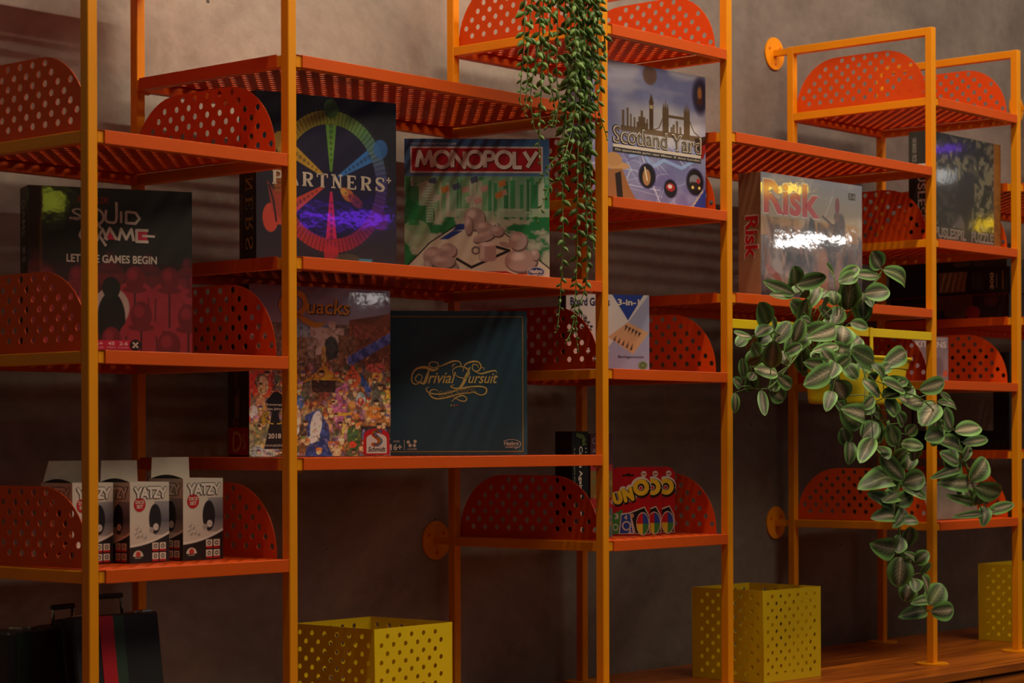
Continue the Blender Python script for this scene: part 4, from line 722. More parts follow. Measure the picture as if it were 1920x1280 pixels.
# --- shrink-wrapped battle box
t,f,l=game_box('game_box','shrink-wrapped beige battle game box with red title letters',(1.989,.047),(2.408,.034),lvl(1),.294,.066,(150,116,84),rough=.6)
c=Canvas(290,280,(150,140,136)); H,Wd=280,290; n=vnoise(H,Wd,5,6,31,4); c.vgrad(0,.35,(150,150,162),(166,150,130)); c.vgrad(.35,.5,(170,140,96),(150,116,80)); c.vgrad(.5,1,(126,112,108),(110,100,104))
c.mask(np.clip((n-.5)*5,0,1),(176,168,166),.6); c.mask(np.clip((.42-n)*6,0,1)*(c.Y>.35),(70,62,64),.7)
for i in range(42):
    x,y=rs.rand(),.45+.5*rs.rand(); h=.1+.15*rs.rand(); cc=[(84,74,74),(120,90,70),(150,120,110),(96,96,110),(170,150,140)][rs.randint(5)]
    c.ell(x,y,.012+.02*rs.rand(),h*.6,cc,.6,(rs.rand()-.5)*.7,soft=3)
c.ell(.76,.42,.06,.16,(96,82,80),.8,.15,soft=3); c.ell(.745,.2,.022,.07,(140,54,50),.9); c.ell(.74,.29,.03,.04,(130,104,90)); c.line([(.62,.30),(.70,.12)],.006,(190,184,176)); c.line([(.6,.3),(.72,.38)],.02,(110,90,80)); c.ell(.49,.42,.035,.1,(74,66,68),.85,soft=3); c.ell(.12,.8,.1,.03,(150,90,80),.6,.7); c.ell(.6,.75,.06,.2,(176,130,106),.6,soft=6)
for i in range(80):
    x,y=rs.rand(),rs.rand(); a=rs.rand()*3; c.line([(x,y),(x+.06*math.cos(a),y+.05*math.sin(a))],.0025,(220,216,214),.35)
c.a=np.clip((c.a-.45)*1.5+.33,0,1); f.art(c,FILM)
RED=(186,26,28); OW=(206,192,188)
f.text('title','Risk',(.015,.045,.575,.335),OW,1,bold=.045,coat=1.); f.text('title','Risk',(.025,.055,.565,.325),RED,2,bold=.03,coat=1.)
f.poly('title',[(.10,.13),(.16,.17),(.175,.21),(.15,.205),(.105,.17)],OW,3); f.rect('age_mark',.86,.075,.93,.13,(96,90,92),1); f.text('age_mark','2-6',(.865,.085,.925,.12),(190,184,180),2); f.done()
l.vtext('spine_title','Risk',(.28,.34,.93,.70),OW,1,bold=.05); l.vtext('spine_title','Risk',(.32,.35,.89,.69),RED,2,bold=.03); l.done()
# --- puzzle box
t,f,l=game_box('puzzle_box','glossy dark woodland jigsaw puzzle box right of the leafy plant',(2.724,.030),(3.112,.036),lvl(2),.283,.06,(40,52,50))
c=Canvas(290,270,(60,56,46)); H,Wd=270,290; n=vnoise(H,Wd,22,26,41,3); n2=vnoise(H,Wd,4,4,42,3)
c.mask(np.clip((n-.48)*6,0,1),(126,116,90),.8); c.mask(np.clip((.46-n)*7,0,1),(34,32,28),.8); c.mask(np.clip((n2-.55)*6,0,1),(40,36,34),.7)
c.ell(.48,.62,.12,.33,(44,36,36),.9,.25,soft=6); c.ell(.40,.85,.08,.12,(110,100,104),.7,soft=5); c.ell(.25,.6,.2,.25,(50,44,44),.7,soft=9); c.vgrad(.86,1,(58,50,42),(52,44,38)); c.rect(.90,0,1,1,(112,72,36)); c.mask((c.X>.9)*np.clip((n-.5)*5,0,1),(70,44,24),.6)
f.art(c,printed('film_print_dark',.25,coat=1.,bump=.03,bscale=14))

for nm,wd_,x0,x1 in(('title','PUSLESPIL',.07,.50),('subtitle','PUZZLE',.58,.885)):
    f.text(nm,wd_,(x0,.875,x1,.97),(190,180,168),1,bold=.02); f.text(nm,wd_,(x0+.003,.88,x1-.003,.966),(78,66,58),2,bold=-.012)
f.done()
l.vtext('spine_title','PUSLESPIL',(.45,.30,.85,.95),(206,204,196),1,bold=.02); l.vtext('spine_caption','1000 BRIKKER  PIECES',(.2,.06,.4,.28),(150,160,156)); l.done()
# --- three-in-one box
t,f,l=game_box('game_box','white three-in-one board games box with chequered board pictures',(1.392,.144),(1.566,.051),lvl(0),.166,.045,(206,198,194))
c=Canvas(170,160,(206,198,196)); c.poly([(.99,.0),(1,.0),(1,1),(.28,1),(.70,.42)],(150,152,184)); c.poly([(.34,0),(.78,0),(.55,.33)],(0,0,0),0)
c.poly([(.55,.0),(.93,.0),(.74,.34)],(30,54,140))
def checker(P,nn,a,b2):
    P=[np.array(p) for p in P]
    for i in range(nn):
        for j in range(nn):
            q=lambda u,v:tuple((P[0]*(1-u)+P[1]*u)*(1-v)+(P[3]*(1-u)+P[2]*u)*v)
            c.poly([q(i/nn,j/nn),q((i+1)/nn,j/nn),q((i+1)/nn,(j+1)/nn),q(i/nn,(j+1)/nn)],a if (i+j)%2 else b2)
checker([(.06,.36),(.24,.30),(.34,.46),(.16,.55)],6,(40,36,38),(206,200,196)); checker([(.12,.72),(.34,.62),(.52,.74),(.30,.92)],7,(44,40,42),(206,200,196))
for k in range(8): c.rect(.05+.026*k,.20+.012*k,.062+.026*k,.30+.012*k,(60,54,56))
c.poly([(.50,.56),(.74,.36),(.99,.50),(.80,.78)],(196,152,112))
for k in range(5):
    c.poly([(.71+.04*k,.40+.022*k),(.74+.04*k,.415+.022*k),(.70+.04*k,.48+.02*k)],(60,40,32)); c.poly([(.56+.05*k,.60+.03*k),(.585+.05*k,.615+.03*k),(.60+.05*k,.54+.025*k)],(70,46,36))
f.art(c,SATIN)
f.text('title','Board Games',(.05,.045,.52,.155),(34,40,78),1,bold=.03); f.text('title','3-in-1',(.615,.055,.88,.14),WHITE,1,bold=.03); f.text('caption','Backgammon',(.62,.80,.93,.845),(60,58,80),1,bold=.015); f.text('caption','Checkers',(.40,.53,.5,.56),(60,58,80),1)
f.ell('green_emblem',.92,.93,.055,.055,(110,130,84),1); f.ring('green_emblem',.92,.93,.03,.03,.0015,(60,80,50),2); f.done()
l.rect('spine_panel',.02,.02,.98,.98,(44,62,140)); l.done()
# --- lilac-grey card game box
t,f,l=game_box('card_game_box','lilac-grey card game box on the shelf behind the leafy plant',(2.783,.150),(2.952,.107),lvl(0),.122,.04,(120,104,112))
c=Canvas(120,100,(132,114,124)); n=vnoise(100,120,4,5,51); c.mask(np.clip((n-.45)*4,0,1),(156,136,140),.5); c.ell(.93,.8,.05,.07,(196,90,60)); c.ell(.8,.65,.1,.2,(96,78,90),.6,soft=5); f.art(c,SATIN)
f.text('title','KITTENS',(.30,.10,.96,.24),(206,190,190),1,bold=.03); f.text('title','EXPLODING',(.30,.03,.96,.08),(190,174,176),1,bold=.02); f.done()
# --- black card box and its colourful neighbour
t,f,l=game_box('card_game_box','tall black card game box with white vertical lettering and green swirl',(1.379,.118),(1.436,.118),lvl(-2),.232,.048,(10,10,10))
f.vtext('title','Cards Against Humanity',(.36,.14,.62,.98),WHITE,1,bold=.015); f.vtext('caption','A party game for horrible people.',(.08,.15,.20,.80),(150,146,136),1)
for r0 in(.0,.12,.24): f.ribbon('green_swirl',[(.25,.02+r0*.1),(.5,.03+r0*.12),(.72+r0*.3,.05+r0*.1),(.62,.10+r0*.1),(.9,.12)],.0022,(96,116,60),1)
for k in range(3): f.ell('stars',.82,.16+.035*k,.03,.006,WHITE,1,5)
f.done()
t,f,l=game_box('card_game_box','colourful card game box partly hidden behind the middle front post',(1.442,.118),(1.516,.116),lvl(-2),.227,.05,(70,40,36))
c=Canvas(60,160,(70,40,50)); c.rect(0,.3,1,.36,(150,40,44)); c.rect(0,.36,1,.62,(120,90,40)); c.rect(0,.62,1,.72,(150,30,34)); c.rect(0,.72,1,1,(84,100,92))
for i in range(30): c.ell(rs.rand(),.37+.6*rs.rand(),.08,.02,[(150,120,60),(90,110,70),(180,160,140),(120,50,40)][rs.randint(4)],.7)
f.art(c,SATIN); f.text('title','Cards',(.08,.04,.6,.10),(150,120,140),1); f.text('title','Apples',(.08,.14,.7,.20),(150,120,140),1); f.done()
# --- dice boxes
def dice_box(label,P,Q,h,tilt=0.):
    D=.088; P_=Vector((*P,0)); Q_=Vector((*Q,0)); Wb=(Q_-P_).length; rz=math.atan2(Q_.y-P_.y,Q_.x-P_.x)
    t=thing('dice_set_box',label,'game box',(P_.x,P_.y,lvl(-2)+.0009),rz,'white dice set boxes')
    m=MB(); m.box((0,0,0),(Wb,D,h),CARD,.0008); m.build('box_body',t)
    # raised lid flap along the back edge and the tucked side flap
    m=MB(); dy=.03*math.sin(tilt); m.add([(.002,D-.002,h),(Wb-.002,D-.002,h),(Wb-.004,D-.002+dy,h+.038),(.004,D-.002+dy,h+.038),(.002,D-.003,h),(Wb-.002,D-.003,h),(Wb-.004,D-.003+dy,h+.038),(.004,D-.003+dy,h+.038)],[(0,1,2,3),(4,7,6,5),(0,4,5,1),(1,5,6,2),(2,6,7,3),(3,7,4,0)],CARD); m.build('lid_flap',t)
    for fc,nm in((Face(t,(0,0,0),(1,0,0),(0,0,1),(0,-1,0),Wb,h),''),(Face(t,(0,D,0),(0,-1,0),(0,0,1),(-1,0,0),D,h),'side_')):
        K=(34,30,30)
        c=Canvas(90,150,(206,196,182)); c.vgrad(.24,.50,(150,146,150),(90,88,98),.62,1); c.vgrad(.50,.66,(110,106,112),(160,152,148),.62,1); c.ell(.64,.46,.155,.185,(34,30,34))
        pts=[(0,1),(0,.79)]+[(x,.79-.02*math.sin(x*2)-.14*x**2.2+.015) for x in np.linspace(0,1,12)]+[(1,1)]; c.poly([(x,y-.03) for x,y in pts[1:-1]]+[(1,.9),(0,.9)],(226,218,206)); c.poly(pts,K)
        for x,y in((.18,.57),(.25,.60),(.15,.63),(.30,.66),(.2,.67),(.38,.68)):
            c.ell(x,y,.05,.032,(170,160,150)); c.ell(x-.01,y-.008,.035,.02,(216,208,198)); c.ell(x,y,.008,.006,(50,44,44)); c.ell(x+.02,y+.01,.008,.006,(50,44,44))
        c.ell(.66,.56,.07,.045,(206,196,186)); c.ell(.54,.60,.06,.04,(176,166,160)); c.ell(.55,.60,.01,.008,(40,36,36)); c.ell(.67,.56,.01,.008,(120,90,70))
        fc.art(c,SATIN,nm+'print')
        fc.letters(nm+'title','YATZY',(.13,.075,.91,.185),.0072,(60,52,50),2,gap=.10,caps=True); fc.letters(nm+'title','YATZY',(.13,.075,.91,.185),.0048,(226,216,204),3,gap=.10,caps=True)
        fc.ell(nm+'badge',.245,.275,.145,.09,(186,24,32),2); fc.text(nm+'badge','DICE',(.14,.225,.35,.268),WHITE,3,bold=.03); fc.text(nm+'badge','SET',(.16,.28,.33,.325),WHITE,3,bold=.03)
        fc.poly(nm+'maker_logo',[(.07,.92)]+[(.20-.13*math.cos(a),.92-.075*math.sin(a)) for a in np.linspace(0,math.pi,14)]+[(.33,.92)],WHITE,2); fc.ell(nm+'maker_logo',.2,.892,.06,.035,(190,60,50),3); fc.text(nm+'maker_logo','PLAY',(.12,.93,.28,.945),WHITE,3,bold=.02)
        for i in range(2):
            for j in range(2):
                x,y=.56+.19*i,.755+.125*j; fc.rect(nm+'icons',x,y,x+.16,y+.10,WHITE,2); fc.rect(nm+'icons',x,y+.082,x+.16,y+.108,(180,30,34),3); fc.ring(nm+'icons',x+.08,y+.042,.035,.02,.0016,(60,54,54),3,n=14)
        fc.done()
    c2=MB(); c2.add([(.0012,D*.06+D*.88*k/14,h) for k in range(15)]+[(.0012,D*.06+D*.88*k/14,h+.0008+.0062*math.sin(math.pi*k/14)) for k in range(15)]+[(.0030,D*.06+D*.88*k/14,h) for k in range(15)]+[(.0030,D*.06+D*.88*k/14,h+.0008+.0062*math.sin(math.pi*k/14)) for k in range(15)],[f for k in range(14) for f in((k,k+1,16+k,15+k),(31+k,30+k,45+k,46+k),(15+k,16+k,46+k,45+k))],ink((14,12,12))); c2.build('thumb_notch',t)
dice_box('white dice set box beside the far left front post, leftmost of the three',(.070,.149),(.158,.149),.141,-.5)
dice_box('white dice set box right of the far left front post, middle of the three',(.167,.114),(.254,.113),.141)
dice_box('white dice set box with the clearest lid flap, rightmost of the three',(.283,.109),(.381,.114),.146)
# --- red card packs
def card_pack(label,P,Q):
    P_=Vector((*P,0)); Q_=Vector((*Q,0)); Wb=(Q_-P_).length; rz=math.atan2(Q_.y-P_.y,Q_.x-P_.x); h=.152; D=.024
    t=thing('card_pack',label,'card game',(P_.x,P_.y,lvl(-2)+.0009),rz,'red card game packs')
    m=MB(); r=.018; O=[(0,0),(Wb,0),(Wb,h-r)]+[(Wb-r+r*math.cos(a),h-r+r*math.sin(a)) for a in np.linspace(.2,math.pi/2,6)]+[(r-r*math.sin(a),h-r+r*math.cos(a)) for a in np.linspace(0,math.pi/2-.2,6)]+[(0,h-r)]
    n=len(O); m.add([(x,0,z) for x,z in O]+[(x,D,z) for x,z in O],[tuple(range(n)),tuple(range(2*n-1,n-1,-1))]+[(i,(i+1)%n,n+(i+1)%n,n+i) for i in range(n)],mat('red_card_board',(178,18,26),.35)); m.build('box_body',t)
    f=Face(t,(0,0,0),(1,0,0),(0,0,1),(0,-1,0),Wb,h)
    f.rect('hang_slot',.30,.105,.60,.13,(30,14,16)); f.ell('hang_slot',.45,.105,.04,.018,(30,14,16)); f.ell('maker_dot',.84,.10,.07,.045,WHITE); f.text('maker_dot','GAMES',(.79,.085,.89,.112),(180,30,40),2,bold=.02)
    for L,rgb,wd,d in((1,(222,212,202),.0165,0),(2,(20,16,16),.0125,.016),(3,(236,196,40),.0082,0)):
        f.letters('title','UN',(.07,.335,.54,.50),wd,rgb,L,gap=.45,ang=.24,caps=True,dx=d if L==2 else 0,dy=d if L==2 else 0)
        f.ring('title',.77+(d if L==2 else 0),.295+(d if L==2 else 0),.145,.088,wd*1.25,rgb,L)
    f.ell('title',.785,.31,.10,.06,(20,16,16),2)
    f.ell('title',.765,.305,.055,.035,(214,200,196),4); f.ell('title',.765,.305,.04,.025,(196,24,36),5)
    f.poly('cards',[(.0,.70),(.30,.62),(.30,.98),(0,.98)],(60,130,60),1); f.text('cards','3',(.10,.68,.2,.76),WHITE,2,bold=.03); f.ell('cards',.12,.88,.07,.05,WHITE,2); f.ell('cards',.12,.88,.05,.035,(60,130,60),3)
    f.poly('cards',[(.26,.68),(.50,.66),(.60,.98),(.20,.98)],WHITE,2); f.poly('cards',[(.28,.70),(.48,.68),(.56,.97),(.23,.97)],(36,70,160),3); f.text('cards','4',(.34,.70,.42,.77),WHITE,4,bold=.03); f.text('cards','2',(.42,.90,.54,.97),WHITE,4,bold=.04,shear=-.2); f.ring('cards',.40,.86,.10,.06,.003,WHITE,4,n=20)
    f.poly('cards',[(.48,.66),(.86,.575),(.985,.72),(.985,.98),(.62,.98)],WHITE,3); f.poly('cards',[(.51,.675),(.85,.595),(.97,.73),(.97,.97),(.635,.97)],(20,18,18),4)
    for q,cc in enumerate(((36,70,160),(60,130,60),(226,190,50),(196,24,36))):
        a0=-math.pi/2+q*math.pi/2; f.poly('cards',[(.81,.83)]+[(.81+.15*math.cos(a0+math.pi/2*k/8),.83+.155*math.sin(a0+math.pi/2*k/8)) for k in range(9)],cc,6)
    f.ell('cards',.81,.83,.165,.17,WHITE,5); f.ell('cards',.55,.71,.035,.03,WHITE,5); f.ell('cards',.55,.71,.025,.02,(206,120,50),6)
    f.done()
card_pack('red card game pack with yellow lettering, front one of the three',(1.567,.162),(1.622,.093))
card_pack('red card game pack mostly hidden, middle one of the three',(1.617,.168),(1.672,.099))
card_pack('red card game pack standing at the back right of the three',(1.668,.169),(1.723,.100))
# --- flat stacked boxes, seen end on, and other boxes at the right
def end_box(label,x,y0,y1,z,w,h,rgb): 
    t=thing('game_box',label,'board game',(x,y0,z)); m=MB(); m.box((0,0,0),(w,y1-y0,h),mat('end_board_%d_%d_%d'%rgb,rgb,.4),.001); m.build('box_body',t)
    return t,Face(t,(0,y1-y0,0),(0,-1,0),(0,0,1),(-1,0,0),y1-y0,h)
zz=lvl(1)+.0009
t,f=end_box('flat black box with a red picture end, lowest of the stack',3.182,.05,.425,zz,.40,.068,(22,16,16))
c=Canvas(160,40,(34,20,20)); c.rect(.38,.05,.70,.6,(96,64,44)); c.ell(.56,.7,.10,.3,(96,70,60)); c.ell(.70,.75,.06,.28,(130,30,36)); c.rect(0,.0,1,.06,(120,18,24)); c.ell(.85,.3,.06,.2,(70,24,24)); c.rect(.05,.3,.3,.7,(80,18,20)); f.art(c,SATIN,'end_print'); f.done()
t,f=end_box('flat black box with a tan picture end and pale lettering, middle of the stack',3.180,.045,.43,zz+.0685,.40,.072,(18,18,20))
c=Canvas(160,40,(24,24,28)); c.rect(.42,.12,.64,.88,(120,96,64)); 
for k in range(5): c.line([(.44+.045*k,.85),(.47+.045*k,.15)],.012,(176,150,116),.8)
for k in range(4): c.rect(.70+.022*k,.2,.706+.022*k,.8,(110,110,112))
c.rect(.935,.15,.945,.85,(150,110,50)); f.art(c,SATIN,'end_print'); f.vtext('end_title','300',(.84,.2,.87,.85),(200,190,150),1,bold=.03,down=False); f.rect('end_title',.89,.25,.896,.8,(150,146,130)); f.done()
t,f=end_box('flat dark brown box, topmost of the stack',3.19,.06,.41,zz+.141,.38,.026,(44,34,26)); f.ell('end_print',.6,.5,.08,.3,(90,74,50)); f.ell('end_print',.75,.5,.05,.3,(70,60,44)); f.done()
t,f=end_box('tall black box with vertical pale lettering at the right edge',3.184,.05,.36,lvl(-1)+.0009,.06,.27,(16,14,14))
f.rect('grey_panel',.02,.06,.84,.80,(120,114,110)); f.done(); f=Face(t,(0,0,0),(1,0,0),(0,0,1),(0,-1,0),.06,.27); f.vtext('title','COLOR IT',(.35,.25,.8,.98),(190,176,160),1,bold=.02); f.done()
t=thing('game_box','flat pale grey box on the lowest shelf beside the leafy plant','board game',(2.728,.056,lvl(-2)+.0009))
m=MB(); m.box((0,0,0),(.29,.24,.094),mat('grey_wood_board',(128,118,108),.6,noise=.2,nscale=18),.002); m.build('box_body',t); m=MB(); m.box((-.001,-.001,.094),(.291,.241,.0975),mat('grey_wood_lid',(112,102,94),.6),.001); m.build('lid',t)
# --- black cases with handles
def case(label,P,Q,h,D,rx,stripe):
    P_=Vector((*P,0)); Q_=Vector((*Q,0)); Wb=(Q_-P_).length; rz=math.atan2(Q_.y-P_.y,Q_.x-P_.x)
    t=thing('game_case',label,'case',(P_.x,P_.y,ZC+.0009+(.0 if rx==0 else .009)),rz,rx=rx)
    m=MB(); m.box((0,0,0),(Wb,D*.48,h),BLACK,.004); m.build('front_shell',t); m=MB(); m.box((0,D*.52,0),(Wb,D,h),BLACK,.004); m.build('back_shell',t)
    m=MB(); m.box((.002,D*.48,.002),(Wb-.002,D*.52,h-.002),mat('dark_green_felt',(26,34,26),.8)); m.build('seam',t)
    for x in(.16,.78):
        m=MB(); m.box((x*Wb,D*.25,h-.001),(x*Wb+.05*Wb+.02,D*.75,h+.004),CHROME,.001); m.box((x*Wb+.01,D*.1,h-.012),(x*Wb+.03,D*.26,h+.0045),CHROME,.001); m.build('latch',t)
    hd=MB(); cx=Wb*.5; 
    hd.tube([(cx-.026,D*.3,h-.001),(cx-.026,D*.3,h+.028),(cx-.022,D*.3,h+.0325),(cx+.022,D*.3,h+.0325),(cx+.026,D*.3,h+.028),(cx+.026,D*.3,h-.001)],.0028,CHROME,8)
    ho=hd.build('handle',t,smooth=True); g=MB(); g.box((cx-.030,D*.3-.006,h+.028),(cx+.030,D*.3+.006,h+.037),BLACK,.003); g.build('grip',ho)
    if stripe:
        f=Face(t,(0,0,0),(1,0,0),(0,0,1),(0,-1,0),Wb,h); f.rect('red_stripe',.30,.01,.46,.985,(176,14,28)); f.rect('green_stripe',.46,.01,.58,.985,(40,62,44)); f.done()
    else:
        f=Face(t,(0,0,0),(1,0,0),(0,0,1),(0,-1,0),Wb,h); f.rect('green_stripe',.06,.01,.20,.985,(24,38,26)); f.done()
case('black game case with chrome handle at the left picture edge',(-.048,.170),(.27,.245),.257,.06,0,False)
case('black game case with red and green stripes behind the far left front post',(.050,.088),(.232,.078),.274,.058,-.15,True)
# --- yellow perforated cubes
def cube(label,P,rz,w,d,h):
    t=thing('storage_cube',label,'storage box',(*P,ZC+.0004),rz,'yellow perforated storage cubes')
    th=.0016
    pm=perforated('side_wall',[(0,0),(w,0),(w,h),(0,h)],lattice(.018,w-.018,.016,h-.012,.034,.0168),.0052,th,YEL)
    pd=perforated('side_wall',[(0,0),(d-2*th,0),(d-2*th,h),(0,h)],lattice(.016,d-.018,.016,h-.012,.034,.0168),.0052,th,YEL)
    for me,M in((pm,((1,0,0,0),(0,0,1,th/2),(0,1,0,0),(0,0,0,1))),(pm,((1,0,0,0),(0,0,1,d-th/2),(0,1,0,0),(0,0,0,1))),(pd,((0,0,1,th/2),(1,0,0,th),(0,1,0,0),(0,0,0,1))),(pd,((0,0,1,w-th/2),(1,0,0,th),(0,1,0,0),(0,0,0,1)))):
        o=bpy.data.objects.new('side_wall',me); COL.objects.link(o); o.parent=t; o.matrix_local=Matrix(M)
    m=MB(); m.box((th,th,.0002),(w-th,d-th,th),YEL); m.build('bottom',t)
cube('yellow perforated storage cube below the wide shelf with the dark teal box',(.704,.047),.017,.221,.224,.22)
cube('yellow perforated storage cube below the leafy hanging plant, behind a front post',(2.052,.086),-.045,.230,.219,.22)
cube('yellow perforated storage cube cut by the right picture edge',(3.399,.050),0,.221,.219,.22)
# ================================================================ plants
def planter(name,label,xc,yc,zr,zb,rx,ry,x0,x1,straps):
    t=thing(name,label,'hanging plant',(xc,yc,zb+ZO))
    h=zr-zb; n=48; prof=[(.0,.0),(.80,.0),(.84,.002),(.845,.008),(.85,.010),(.85,.013),(.865,h*.35),(.945,h*.86),(.94,h*.87),(.96,h*.9),(.985,h-.006),(1.03,h-.004),(1.045,h),(1.03,h+.003),(1.0,h+.001),(.96,h*.8),(.955,h*.78)]
    m=MB(); vs=[]
    for r,z in prof:
        for k in range(n):
            a=2*math.pi*k/n; vs.append((rx*r*math.cos(a),ry*r*math.sin(a),z))
    m.add(vs,[(i*n+k,i*n+(k+1)%n,(i+1)*n+(k+1)%n,(i+1)*n+k) for i in range(len(prof)-1) for k in range(n)],YEL); m.build('pot',t,smooth=True)
    m=MB(); m.add([(0,0,h*.82)]+[(rx*.955*math.cos(2*math.pi*k/n),ry*.955*math.sin(2*math.pi*k/n),h*.79) for k in range(n)],[(0,1+k,1+(k+1)%n) for k in range(n)],mat('potting_soil',(46,34,26),.95,bump=.6,nscale=120)); m.build('soil',t)
    zb0=zr+.058-zb; m=MB(); m.box((x0-xc,.002-yc,zb0),(x1-xc,.010-yc,zb0+.021),YEL,.0008); m.build('hanger_bar',t)
    for sx in straps:
        x=sx-xc; ye=-ry*math.sqrt(max(0,1-(x/rx)**2)); yb=ry*math.sqrt(max(0.05,1-(x/rx)**2))
        m=MB(); m.box((x-.006,.0005-yc-.0026,h-.01),(x+.006,.0018-yc-.0012,zb0+.0225),YEL); m.box((x-.006,-.002-yc,zb0+.0212),(x+.006,.0115-yc,zb0+.0226),YEL)
        m.box((x-.006,min(yb,-yc)-.004,h-.004),(x+.006,.0006-yc,h+.0035),YEL); m.build('hanger_strap',t)
    return t
def leafmat():
    m=printed('leaf',.42); m.node_tree.nodes['Principled BSDF'].inputs['Specular IOR Level'].default_value=.4; return m
LEAF=leafmat()
class LM:
    def __init__(s): s.v=[];s.f=[];s.c=[]
    def add(s,v,f,c):
        o=len(s.v); s.v+=v; s.c+=c; s.f+=[tuple(i+o for i in q) for q in f]
    def tube(s,pts,r0,r1,col,n=5):
        m=MB(); k=len(pts); m.tube(pts,[r0+(r1-r0)*i/max(1,k-1) for i in range(k)],LEAF,n); s.add([tuple(v) for v in m.v],m.f,[col]*len(m.v))
    def build(s,name,parent,org):
        me=bpy.data.meshes.new(name); me.from_pydata([(x-org[0],y-org[1],z-org[2]) for x,y,z in s.v],[],s.f)
        at=me.color_attributes.new('Col','FLOAT_COLOR','POINT'); a=np.ones((len(s.v),4),np.float32); a[:,:3]=np.array(s.c); at.data.foreach_set('color',a.reshape(-1))
        me.materials.append(LEAF); me.polygons.foreach_set('use_smooth',[True]*len(me.polygons)); me.update()
        o=bpy.data.objects.new(name,me); COL.objects.link(o); o.parent=parent; return o
def L3(c): return np.array(lin(c))
def add_leaf(lm,B,T,Wd,pale,rnd):
    B=Vector(B);T=Vector(T); ax=(T-B); Ln=ax.length; ax.normalize()
    n=Vector((-.60+rnd.uniform(-.28,.28),-.74+rnd.uniform(-.25,.25),.28+rnd.uniform(-.38,.30))); n=(n-ax*n.dot(ax)); n.normalize(); sd=ax.cross(n)
    NT,NS=22,23; vs=[];cs=[]; fold=rnd.uniform(.04,.28); bend=rnd.uniform(-.05,.20)*Ln; tw=rnd.uniform(-.3,.3); ph=rnd.random()
    dark=L3((54,70,36))*rnd.uniform(.75,1.3); rim=L3((122,168,88))*rnd.uniform(.7,1.15); mid=L3((52,44,30)); pal=L3((224,200,170)) if rnd.random()<.75 else L3((206,210,150))
    for i in range(NT):
        t=i/(NT-1); w=.66*Wd*(math.sin(math.pi*min(1,max(0,t))**.92)**.55 if 0<t<1 else 0.03); cpt=B+ax*(Ln*t)+n*(bend*math.sin(math.pi*t)-.12*Ln*t*t*.5)
        s2=(sd*math.cos(tw*t)+n*math.sin(tw*t)).normalized()
        for j in range(NS):
            s=-1+2*j/(NS-1); a=abs(s); vs.append(tuple(cpt+s2*(s*w)+n*(fold*w*a**1.5+.012*Wd*math.sin(9*t+4*s))))
            v=(t*7.0-a*2.6+ph)%1; vein=max(0,1-abs(v-.5)*3.4)*max(0,1-a*1.45)*min(1,(1-t)*5)
            k=max(0,min(1,(a-.52)/.3)); k=max(k,max(0,(t-.86)/.14)); col=dark*(1-k)+rim*k
            inner=max(0,1-((a/.40)**2))*math.sin(math.pi*min(1,t*1.05))**.5
            col=col*(1-.5*inner*(1-pale))+mid*.5*inner*(1-pale)
            col=col*(1-pale*inner*.45)+pal*pale*inner*.45
            col=col*(1-vein*.62*(.22+pale*.78))+pal*vein*.62*(.22+pale*.78)
            md=max(0,1-a*13)*(.35+.6*pale); col=col*(1-md)+pal*.85*md
            cs.append(col)
    fs=[(i*NS+j,i*NS+j+1,(i+1)*NS+j+1,(i+1)*NS+j) for i in range(NT-1) for j in range(NS-1)]
    lm.add(vs,fs,cs)
rnd=random.Random(9)
pc=(2.216,-.070)
pt_=planter('hanging_planter','leafy trailing plant with pale veins in a yellow pot',pc[0],pc[1],.197,.085,.226,.060,1.8+S/2+.001,2.7-S/2-.001,(2.045,2.395))
org=(pc[0],pc[1],.085+ZO); STEM=L3((96,120,58))
for stem,leaves in VINES:
    x0,y0,z0=stem[0]; xr=min(max(x0,2.04),2.39); lm=LM(); st=[Vector(p) for p in crom([(xr,-.068,1.225),(xr*.5+x0*.5,min(-.085,y0*.5-.03),1.262)]+list(stem[1:] if y0>-.13 else [(x0,y0,1.262)]+list(stem[1:])),8)]
    lm.tube(st,.0026,.0016,STEM,6)
    for (bx_,by_,bz_,tx_,ty_,tz_,wd_,pale) in leaves:
        B=Vector((bx_,by_,bz_)); q=min(st,key=lambda p:(p-B).length); dl=(q-B).length
        j=st.index(q)
        back=st[max(0,j-5)] if dl>.02 else q
        midp=(back*.5+B*.5)+Vector((0,-.004,.004))
        lm.tube([back,midp,B],.0013,.0010,STEM,5); add_leaf(lm,B,(tx_,ty_,tz_),wd_,pale,rnd)
    for k in range(len(leaves)//2):      # smaller, darker leaves filling in behind
        q=st[rnd.randrange(3,len(st))]; B=q+Vector((rnd.uniform(-.02,.02),rnd.uniform(.0,.03),rnd.uniform(-.015,.015))); an=rnd.uniform(0,6.28); Ln=rnd.uniform(.04,.06)
        lm.tube([q,B],.0011,.0009,STEM,5); add_leaf(lm,B,(B.x+Ln*.75*math.cos(an),B.y+rnd.uniform(-.01,.02),B.z+Ln*math.sin(an)-.012),Ln*.55,rnd.uniform(0,.3),rnd)
    lm.build('vine',pt_,org)
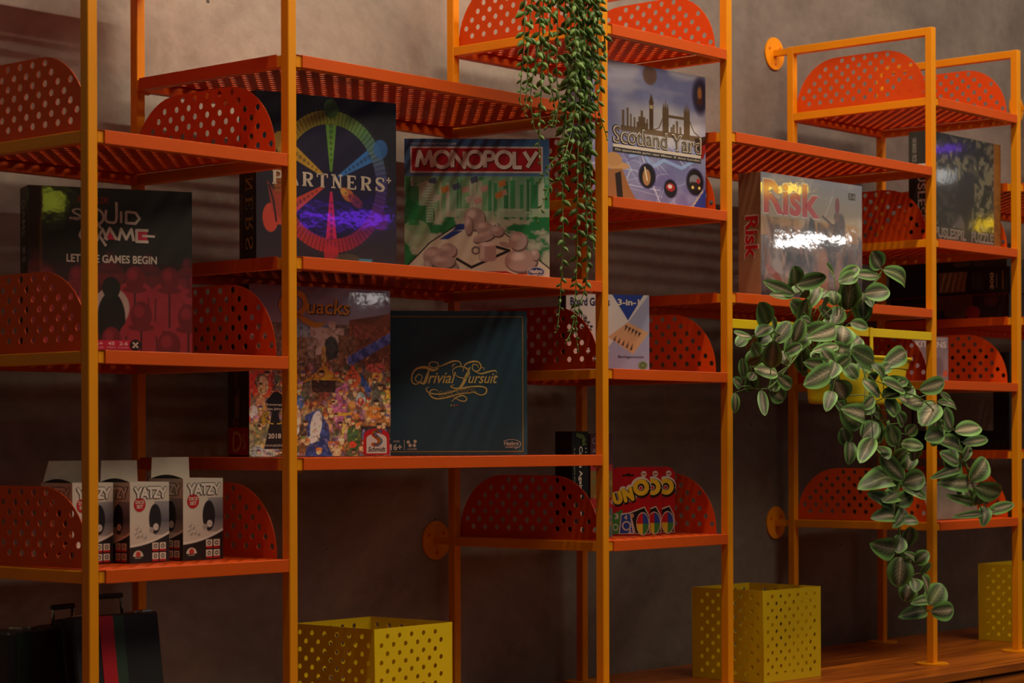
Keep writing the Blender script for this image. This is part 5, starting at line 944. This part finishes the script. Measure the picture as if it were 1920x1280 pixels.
# hanging string plant
sc_=(1.075,-.064)
pt2=planter('hanging_planter','string plant with bead-like green leaves trailing from a high yellow pot',sc_[0],sc_[1],1.000,.895,.150,.056,.45+S/2+.001,1.35-S/2-.001,(1.0,1.15))
org=(sc_[0],sc_[1],.895+ZO)
def bead(lm,p,d,Ln,r,col):
    d=d.normalized(); a=d.orthogonal().normalized(); b=d.cross(a); prof=[(0,.12),(.18,.7),(.42,1),(.65,.8),(.86,.36),(1,.04)]; n=7; vs=[];cs=[]
    for t,w in prof:
        for k in range(n):
            an=2*math.pi*k/n; vs.append(tuple(p+d*(Ln*t)+(a*math.cos(an)+b*math.sin(an))*(r*w))); cs.append(col*(1+.5*t*t))
    fs=[(i*n+k,i*n+(k+1)%n,(i+1)*n+(k+1)%n,(i+1)*n+k) for i in range(5) for k in range(n)]; lm.add(vs,fs,cs)
for S_ in STRANDS:
    x,y,z=S_[0]; fx_=min(max(x,sc_[0]-.12),sc_[0]+.12)
    root=[(fx_,sc_[1]+.01,.985+ZO),(fx_*.5+x*.5,sc_[1]-.045,1.018+ZO),(x,min(y,sc_[1]-.068),.985+ZO)]
    st=[Vector(p) for p in crom(root+list(S_),10)]; lm=LM(); lm.tube(st,.0017,.0009,L3((96,130,60)),5)
    acc=0; side=0; tot=sum((b-a).length for a,b in zip(st,st[1:])); run=0; base=rnd.uniform(.8,1.15)
    for a,b in zip(st,st[1:]):
        sg=(b-a).length; run+=sg; acc+=sg
        while acc>.0120:
            acc-=.0120; side+=1; f_=run/tot; sz=1.0 if f_<.75 else max(.35,1-(f_-.75)*2.4); sz*=rnd.uniform(.8,1.15)
            d=(b-a).normalized(); an=side*2.4+rnd.uniform(-.5,.5); o_=d.orthogonal().normalized(); o2=d.cross(o_); out_=o_*math.cos(an)+o2*math.sin(an)
            col=L3((84,112,46))*base*rnd.uniform(.7,1.25)
            bead(lm,b+out_*.001,(d*.75+out_*.9),.0215*sz,.0051*sz,col)
    lm.build('strand',pt2,org)
